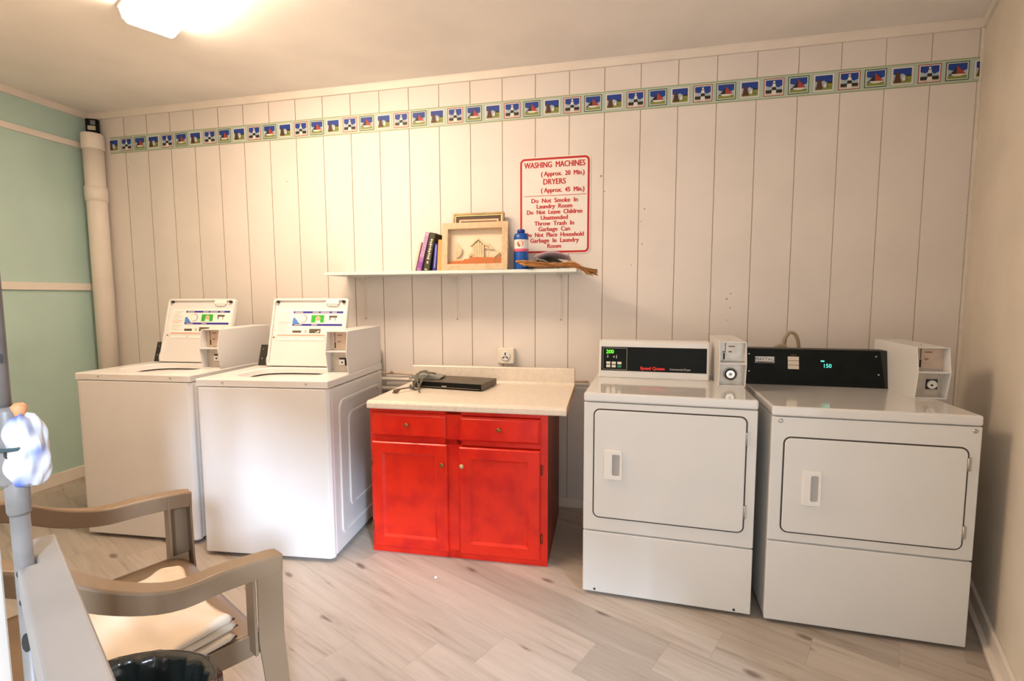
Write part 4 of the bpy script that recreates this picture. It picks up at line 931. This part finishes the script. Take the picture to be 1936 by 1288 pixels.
# ------------------------------------------------------------------ resin armchair
def armchair():
    t = thing('armchair', 'brown-grey resin armchair in the left foreground with folded cloths on its seat', 'chair', (2.6724, -1.8183, 0), math.radians(-26.87))
    m = MB()    # seat with rolled edges
    def seat(u, v):
        x = (u-0.5)*2*(0.305-0.03*(1-v)); y = -0.47+v*0.50
        e = abs(u-0.5)*2; z = 0.425+0.012*e**4 - 0.045*max(0, v-0.86)/0.14*(max(0, v-0.86)/0.14) - 0.012*math.sin(PI*v)*(1-e*e)
        return (x, y, z)
    m.grid(seat, 20, 20)
    so = m.build('seat', M_chair, t, fix=False); md = so.modifiers.new('s', 'SOLIDIFY'); md.thickness = 0.008; md.offset = -1
    m = MB()
    for sx in (-1, 1): m.hexa([(sx*0.275, -0.47, 0.380), (sx*0.281, -0.47, 0.380), (sx*0.312, 0.02, 0.380), (sx*0.306, 0.02, 0.380), (sx*0.275, -0.47, 0.439), (sx*0.281, -0.47, 0.439), (sx*0.312, 0.02, 0.439), (sx*0.306, 0.02, 0.439)])
    m.box((-0.285, 0.016, 0.34), (0.285, 0.024, 0.385)); build_split(m, 'seat_rail', M_chair, t, bevel=0.002)
    def arm(sx):
        pts = smoothpath([(0.328, 0.040, 0.645), (0.329, 0.005, 0.652), (0.329, -0.10, 0.660), (0.330, -0.20, 0.663), (0.305, -0.30, 0.700), (0.262, -0.40, 0.764), (0.222, -0.50, 0.806)], 5)
        path = []
        for i, p in enumerate(pts):
            d = (pts[min(i+1, len(pts)-1)]-pts[max(i-1, 0)]).normalized()
            side = d.cross(Vector((0, 0, 1))).normalized()
            up = side.cross(d).normalized()
            if i < 3: pass
            path.append(((p.x*sx, p.y, p.z), Vector((side.x*sx, side.y, side.z)), Vector((up.x*sx, up.y, up.z))))
        sec = [(-0.026, -0.05), (-0.027, -0.004), (-0.022, 0.001), (0.022, 0.001), (0.027, -0.004), (0.026, -0.05), (0.021, -0.05), (0.021, -0.006), (-0.021, -0.006), (-0.021, -0.05)]
        m = MB(); m.sweep(path, sec, smooth=False); return m.build('armrest', M_chair, t, bevel=0.002)
    def leg(sx, front):
        m = MB()
        if front:   # angle section from armrest to floor
            zs = [(0.645, 0.006, 0.328, 0.034), (0.58, 0.006, 0.326, 0.032), (0.43, 0.006, 0.322, 0.032), (0.2, 0.022, 0.330, 0.027), (0.0, 0.040, 0.340, 0.022)]
        else:
            zs = [(0.44, -0.46, 0.250, 0.030), (0.2, -0.52, 0.270, 0.028), (0.0, -0.56, 0.285, 0.022)]
        v = []; f = []
        for z, y, x, w in zs:
            q = [(-w, -0.028), (w, -0.028), (w, 0.0), (w, 0.028), (w-0.008, 0.028), (w-0.008, -0.020), (-w, -0.020)] if False else [(0.026, -w), (0.026, w), (-0.018, w), (-0.018, w-0.007), (0.019, w-0.007), (0.019, -w)]
            for a, b in q: v.append((sx*(x+a), y+b, z))
        n = 6
        for i in range(len(zs)-1):
            for k in range(n):
                l = (k+1) % n; f.append((i*n+k, i*n+l, (i+1)*n+l, (i+1)*n+k))
        f += [tuple(range(n)), tuple(reversed(range((len(zs)-1)*n, len(zs)*n)))]
        m._add(v, f); m.build('leg', M_chair, t, bevel=0.0015)
    for sx in (-1, 1): arm(sx); leg(sx, True); leg(sx, False)
    # post flange joining arm front to the seat
    m = MB()
    for sx in (-1, 1): m.hexa([(sx*0.300, -0.035, 0.40), (sx*0.345, -0.035, 0.40), (sx*0.345, -0.028, 0.40), (sx*0.300, -0.028, 0.40), (sx*0.300, -0.035, 0.64), (sx*0.345, -0.035, 0.64), (sx*0.345, -0.028, 0.64), (sx*0.300, -0.028, 0.64)])
    build_split(m, 'arm_support', M_chair, t)
    m = MB()    # slatted back
    for k in range(5):
        x = -0.16+k*0.08; m.hexa([(x-0.026, -0.475, 0.43), (x+0.026, -0.475, 0.43), (x+0.026, -0.467, 0.43), (x-0.026, -0.467, 0.43), (x-0.03, -0.585, 0.86), (x+0.03, -0.585, 0.86), (x+0.03, -0.577, 0.86), (x-0.03, -0.577, 0.86)])
    m.prism([(-0.23, 0.80), (0.23, 0.80), (0.20, 0.885), (0.0, 0.91), (-0.20, 0.885)], 1, -0.565, -0.592)
    for sx in (-1, 1): m.hexa([(sx*0.205, -0.48, 0.42), (sx*0.245, -0.48, 0.42), (sx*0.245, -0.455, 0.42), (sx*0.205, -0.455, 0.42), (sx*0.19, -0.595, 0.86), (sx*0.235, -0.595, 0.86), (sx*0.235, -0.57, 0.86), (sx*0.19, -0.57, 0.86)])
    m.build('backrest', M_chair, t, bevel=0.004)
armchair()
chM = Matrix.Translation(Vector((2.6724, -1.8183, 0))) @ Matrix.Rotation(math.radians(-26.87), 4, 'Z')
chw = lambda L_: [(lambda v: (v.x, v.y))(chM @ Vector((a, b, 0))) for a, b in L_]
def cloth(label, pts, z, th, layers, seed):
    rnd = random.Random(seed); ph = [rnd.uniform(0, 6) for _ in range(8)]
    m = MB()
    for L_ in range(layers):
        z0 = z+L_*th; k = 1-0.03*L_
        c = Vector((sum(p[0] for p in pts)/4, sum(p[1] for p in pts)/4))
        P = [c+(Vector(p)-c)*k+Vector((rnd.uniform(-.008, .008), rnd.uniform(-.008, .008))) for p in pts]
        def f_(u, v, s):
            a = P[0].lerp(P[1], u); b = P[3].lerp(P[2], u); p = a.lerp(b, v)
            e = min(u, 1-u, v, 1-v); r = min(1, e/0.05)
            zz = z0 + th*0.5 + s*th*0.5*math.sqrt(max(0, 1-(1-r)**2)) + (0.004*math.sin(9*u+5*v+ph[0]+L_)+0.004*math.sin(4*u-11*v+ph[1])+0.003*math.sin(23*u+7*v+ph[2]))*(r if s > 0 else 0)*(1 if L_ == layers-1 else 0.3)
            return (p.x+0.006*math.sin(7*v+ph[3]+L_), p.y+0.006*math.sin(8*u+ph[4]+L_), zz)
        m.grid(lambda u, v: f_(u, v, 1), 24, 20); m.grid(lambda u, v: f_(u, v, -1), 24, 20)
    bmesh.ops.remove_doubles(m.bm, verts=m.bm.verts, dist=0.0005)
    return tag(m.build('folded_cloth', M_cloth), label, 'folded cloth', 'folded white cloths on the armchair')
cloth('large folded white cloth stack on the near side of the armchair seat', chw([(0.325, -0.40), (0.295, -0.055), (0.09, -0.07), (-0.08, -0.33)]), 0.440, 0.018, 3, 5)
cloth('smaller white cloth lying at the far side of the armchair seat', chw([(-0.19, -0.20), (-0.06, -0.14), (0.02, -0.05), (-0.19, -0.045)]), 0.432, 0.014, 2, 9)

# ------------------------------------------------------------------ bin with black bag
def bin_():
    t = thing('waste_bin', 'round waste bin lined with a shiny black bag in the foreground', 'waste bin', (3.025, -2.425, 0))
    m = MB(); m.lathe((0, 0, 0), [(0.0, 0.004), (0.115, 0.0), (0.12, 0.01), (0.160, 0.585), (0.163, 0.592), (0.157, 0.592), (0.116, 0.02), (0, 0.02)], 40); m.build('bin_body', mat('grey_bin_plastic', (0.10, 0.10, 0.10), 0.5), t)
    m = MB(); rnd = random.Random(4); n = 96
    prof = [(0.171, 0.47), (0.174, 0.52), (0.175, 0.57), (0.174, 0.594), (0.168, 0.602), (0.155, 0.596), (0.148, 0.57), (0.144, 0.50), (0.139, 0.42), (0.132, 0.32), (0.10, 0.22), (0.03, 0.19)]
    ph = [rnd.uniform(0, 6.28) for _ in range(12)]
    def fn(u, v):
        k = v*(len(prof)-1); i = min(int(k), len(prof)-2); f_ = k-i
        r = prof[i][0]*(1-f_)+prof[i+1][0]*f_; z = prof[i][1]*(1-f_)+prof[i+1][1]*f_
        a = 2*PI*u
        rim = math.exp(-((v-0.38)/0.06)**2)
        w = 0.0022*math.sin(19*a+ph[0]+3*v)+0.0018*math.sin(31*a+ph[1]-6*v)+0.0015*math.sin(47*a+ph[2]+9*v)+0.002*math.sin(11*a+ph[3]+14*v)
        r += w*(1-0.85*rim)*1.0; z += 0.012+0.003*math.sin(2*a+ph[4])+0.0012*math.sin(5*a+ph[5])
        return (r*math.cos(a), r*math.sin(a), z)
    m.grid(fn, 160, 44); o = m.build('bin_bag', mat('black_bag_plastic', (0.012, 0.014, 0.012), 0.18, spec=0.7, bump=1.0, bscale=22), t, fix=False)
bin_()

# ------------------------------------------------------------------ foreground ledge, pole and jamb
e = Vector((3.127, -2.533, 0)); dv = Vector((0.872, -0.488, 0)); nv = Vector((-0.488, -0.872, 0))
def ep(a, b): v = e+dv*a+nv*b; return (v.x, v.y)
t = thing('ledge_rail', 'grey-white painted board rail at the lower left edge, beside the pipe', 'rail', (0, 0, 0))
m = MB(); m.prism([ep(0, 0), ep(0.62, 0), ep(0.62, 0.042), ep(0.0865, 0.042), ep(0.0865, 0.0245), ep(0.0625, 0.0245), ep(0.0625, 0.034), ep(0, 0.034)], 2, 0.962, 1.0); m.build('rail', M_ledge, t, bevel=0.004, seg=3)
m = MB(); m.prism([ep(0.14, 0.006), ep(0.175, 0.006), ep(0.175, 0.036), ep(0.14, 0.036)], 2, 0.0, 0.962); m.build('post', M_ledge, t, bevel=0.002)
PX, PY = 3.1748, -2.6
t = thing('water_pipe', 'grey painted vertical pipe at the left edge with dark chips', 'pipe', (PX, PY, 0))
m = MB(); m.lathe((0, 0, 0), [(0.009, 0.0), (0.009, 1.08)], 24); m.build('lower_pipe', M_pipe, t)
m = MB(); m.lathe((-0.012, 0, 0), [(0.0085, 1.15), (0.0085, H)], 24); m.build('upper_pipe', M_pipe, t)
m = MB(); m.lathe((0, 0, 0), [(0.0098, 1.060), (0.0112, 1.064), (0.0112, 1.092), (0.0098, 1.096), (0.0098, 1.10)], 24); m.build('coupling', M_pipe, t)
m = MB(); m.lathe((-0.005, 0, 0), [(0.0115, 1.096), (0.013, 1.10), (0.013, 1.182), (0.010, 1.188)], 24); m.build('union', M_pipe, t)
m = MB()
for a, z, w, h_ in ((-1.0, 0.905, 0.0045, 0.012), (-1.15, 0.955, 0.002, 0.004), (-1.2, 0.99, 0.002, 0.004), (-1.0, 1.135, 0.003, 0.005), (-0.9, 1.245, 0.002, 0.006)):
    r_ = 0.0092 if z < 1.01 else (0.0132 if z < 1.19 else 0.0087); c = Vector((r_*math.cos(a), r_*math.sin(a), z)); s_ = Vector((-math.sin(a), math.cos(a), 0)); n_ = Vector((math.cos(a), math.sin(a), 0))*0.0006
    m.quad(*[tuple(c+n_+s_*w*math.cos(2*PI*i/12)+Vector((0, 0, h_*math.sin(2*PI*i/12)))) for i in range(12)])
build_split(m, 'paint_chip', M_dark, t, fix=False)
# crumpled bag tied to the pipe
t = thing('plastic_bag', 'crumpled white and blue bag tied to the grey pipe by a dark cord', 'bag', (PX+0.0115, PY+0.004, 1.094))
m = MB(); rnd = random.Random(12); ph = [rnd.uniform(0, 6) for _ in range(6)]
Mbag = bpy.data.materials.new('white_blue_plastic'); Mbag.use_nodes = True; nt = Mbag.node_tree; b_ = nt.nodes['Principled BSDF']
tc = nt.nodes.new('ShaderNodeTexCoord'); nz = nt.nodes.new('ShaderNodeTexNoise'); nz.inputs['Scale'].default_value = 28; nz.inputs['Detail'].default_value = 1; rp = nt.nodes.new('ShaderNodeValToRGB')
rp.color_ramp.elements[0].position = 0.50; rp.color_ramp.elements[0].color = (0.60, 0.60, 0.63, 1); rp.color_ramp.elements[1].position = 0.66; rp.color_ramp.elements[1].color = (0.09, 0.15, 0.50, 1)
nt.links.new(tc.outputs['Object'], nz.inputs['Vector']); nt.links.new(nz.outputs['Fac'], rp.inputs['Fac']); nt.links.new(rp.outputs['Color'], b_.inputs['Base Color']); b_.inputs['Roughness'].default_value = 0.4
def bagf(u, v):
    a = 2*PI*u; z = v*0.100
    k = math.sin(PI*min(1, max(0.0, v)))**0.22
    rx = 0.0235*k*(1.06-0.22*v**2); ry = 0.016*k
    w = 0.0015*math.sin(5*a+ph[0]+9*v)+0.0012*math.sin(9*a+ph[1]-14*v)
    ca, sa = math.cos(a), math.sin(a)
    return ((rx+w*k)*abs(ca)**0.7*(1 if ca > 0 else -1)+0.004*(0.5-v), (ry+w*k)*abs(sa)**0.7*(1 if sa > 0 else -1), z*0.86+0.002*math.sin(3*a+ph[2]))
m.grid(bagf, 40, 24); m.build('bag_body', Mbag, t)
m = MB(); m.lathe((-0.004, 0, 0), [(0.004, 0.078), (0.006, 0.086), (0.008, 0.094), (0.004, 0.098)], 14); m.build('bag_knot', mat('orange_tie', (0.62, 0.28, 0.12), 0.6), t)
m = MB(); cpts = []
for i in range(28):
    a = 2*PI*i/28; cpts.append((-0.010+0.028*math.cos(a), -0.002+0.021*math.sin(a), 0.050+0.002*math.sin(a)))
m.tube(cpts, 0.0022, 6, closed=True); m.build('cord', mat('dark_green_cord', (0.03, 0.06, 0.07), 0.6), t)
m = MB(); m.box((3.10, -2.645, 0), (3.151, -2.606, H)); struct(m.build('trim_8', M_trim, bevel=0.003))
# lint on the floor
m = MB(); m.lathe((3.02, -0.93, 0), [(0.0, 0.0), (0.008, 0.001), (0.007, 0.006), (0, 0.007)], 9)
tag(m.build('paper_scrap', M_plast), 'tiny white scrap on the floor in front of the red cabinet', 'scrap')
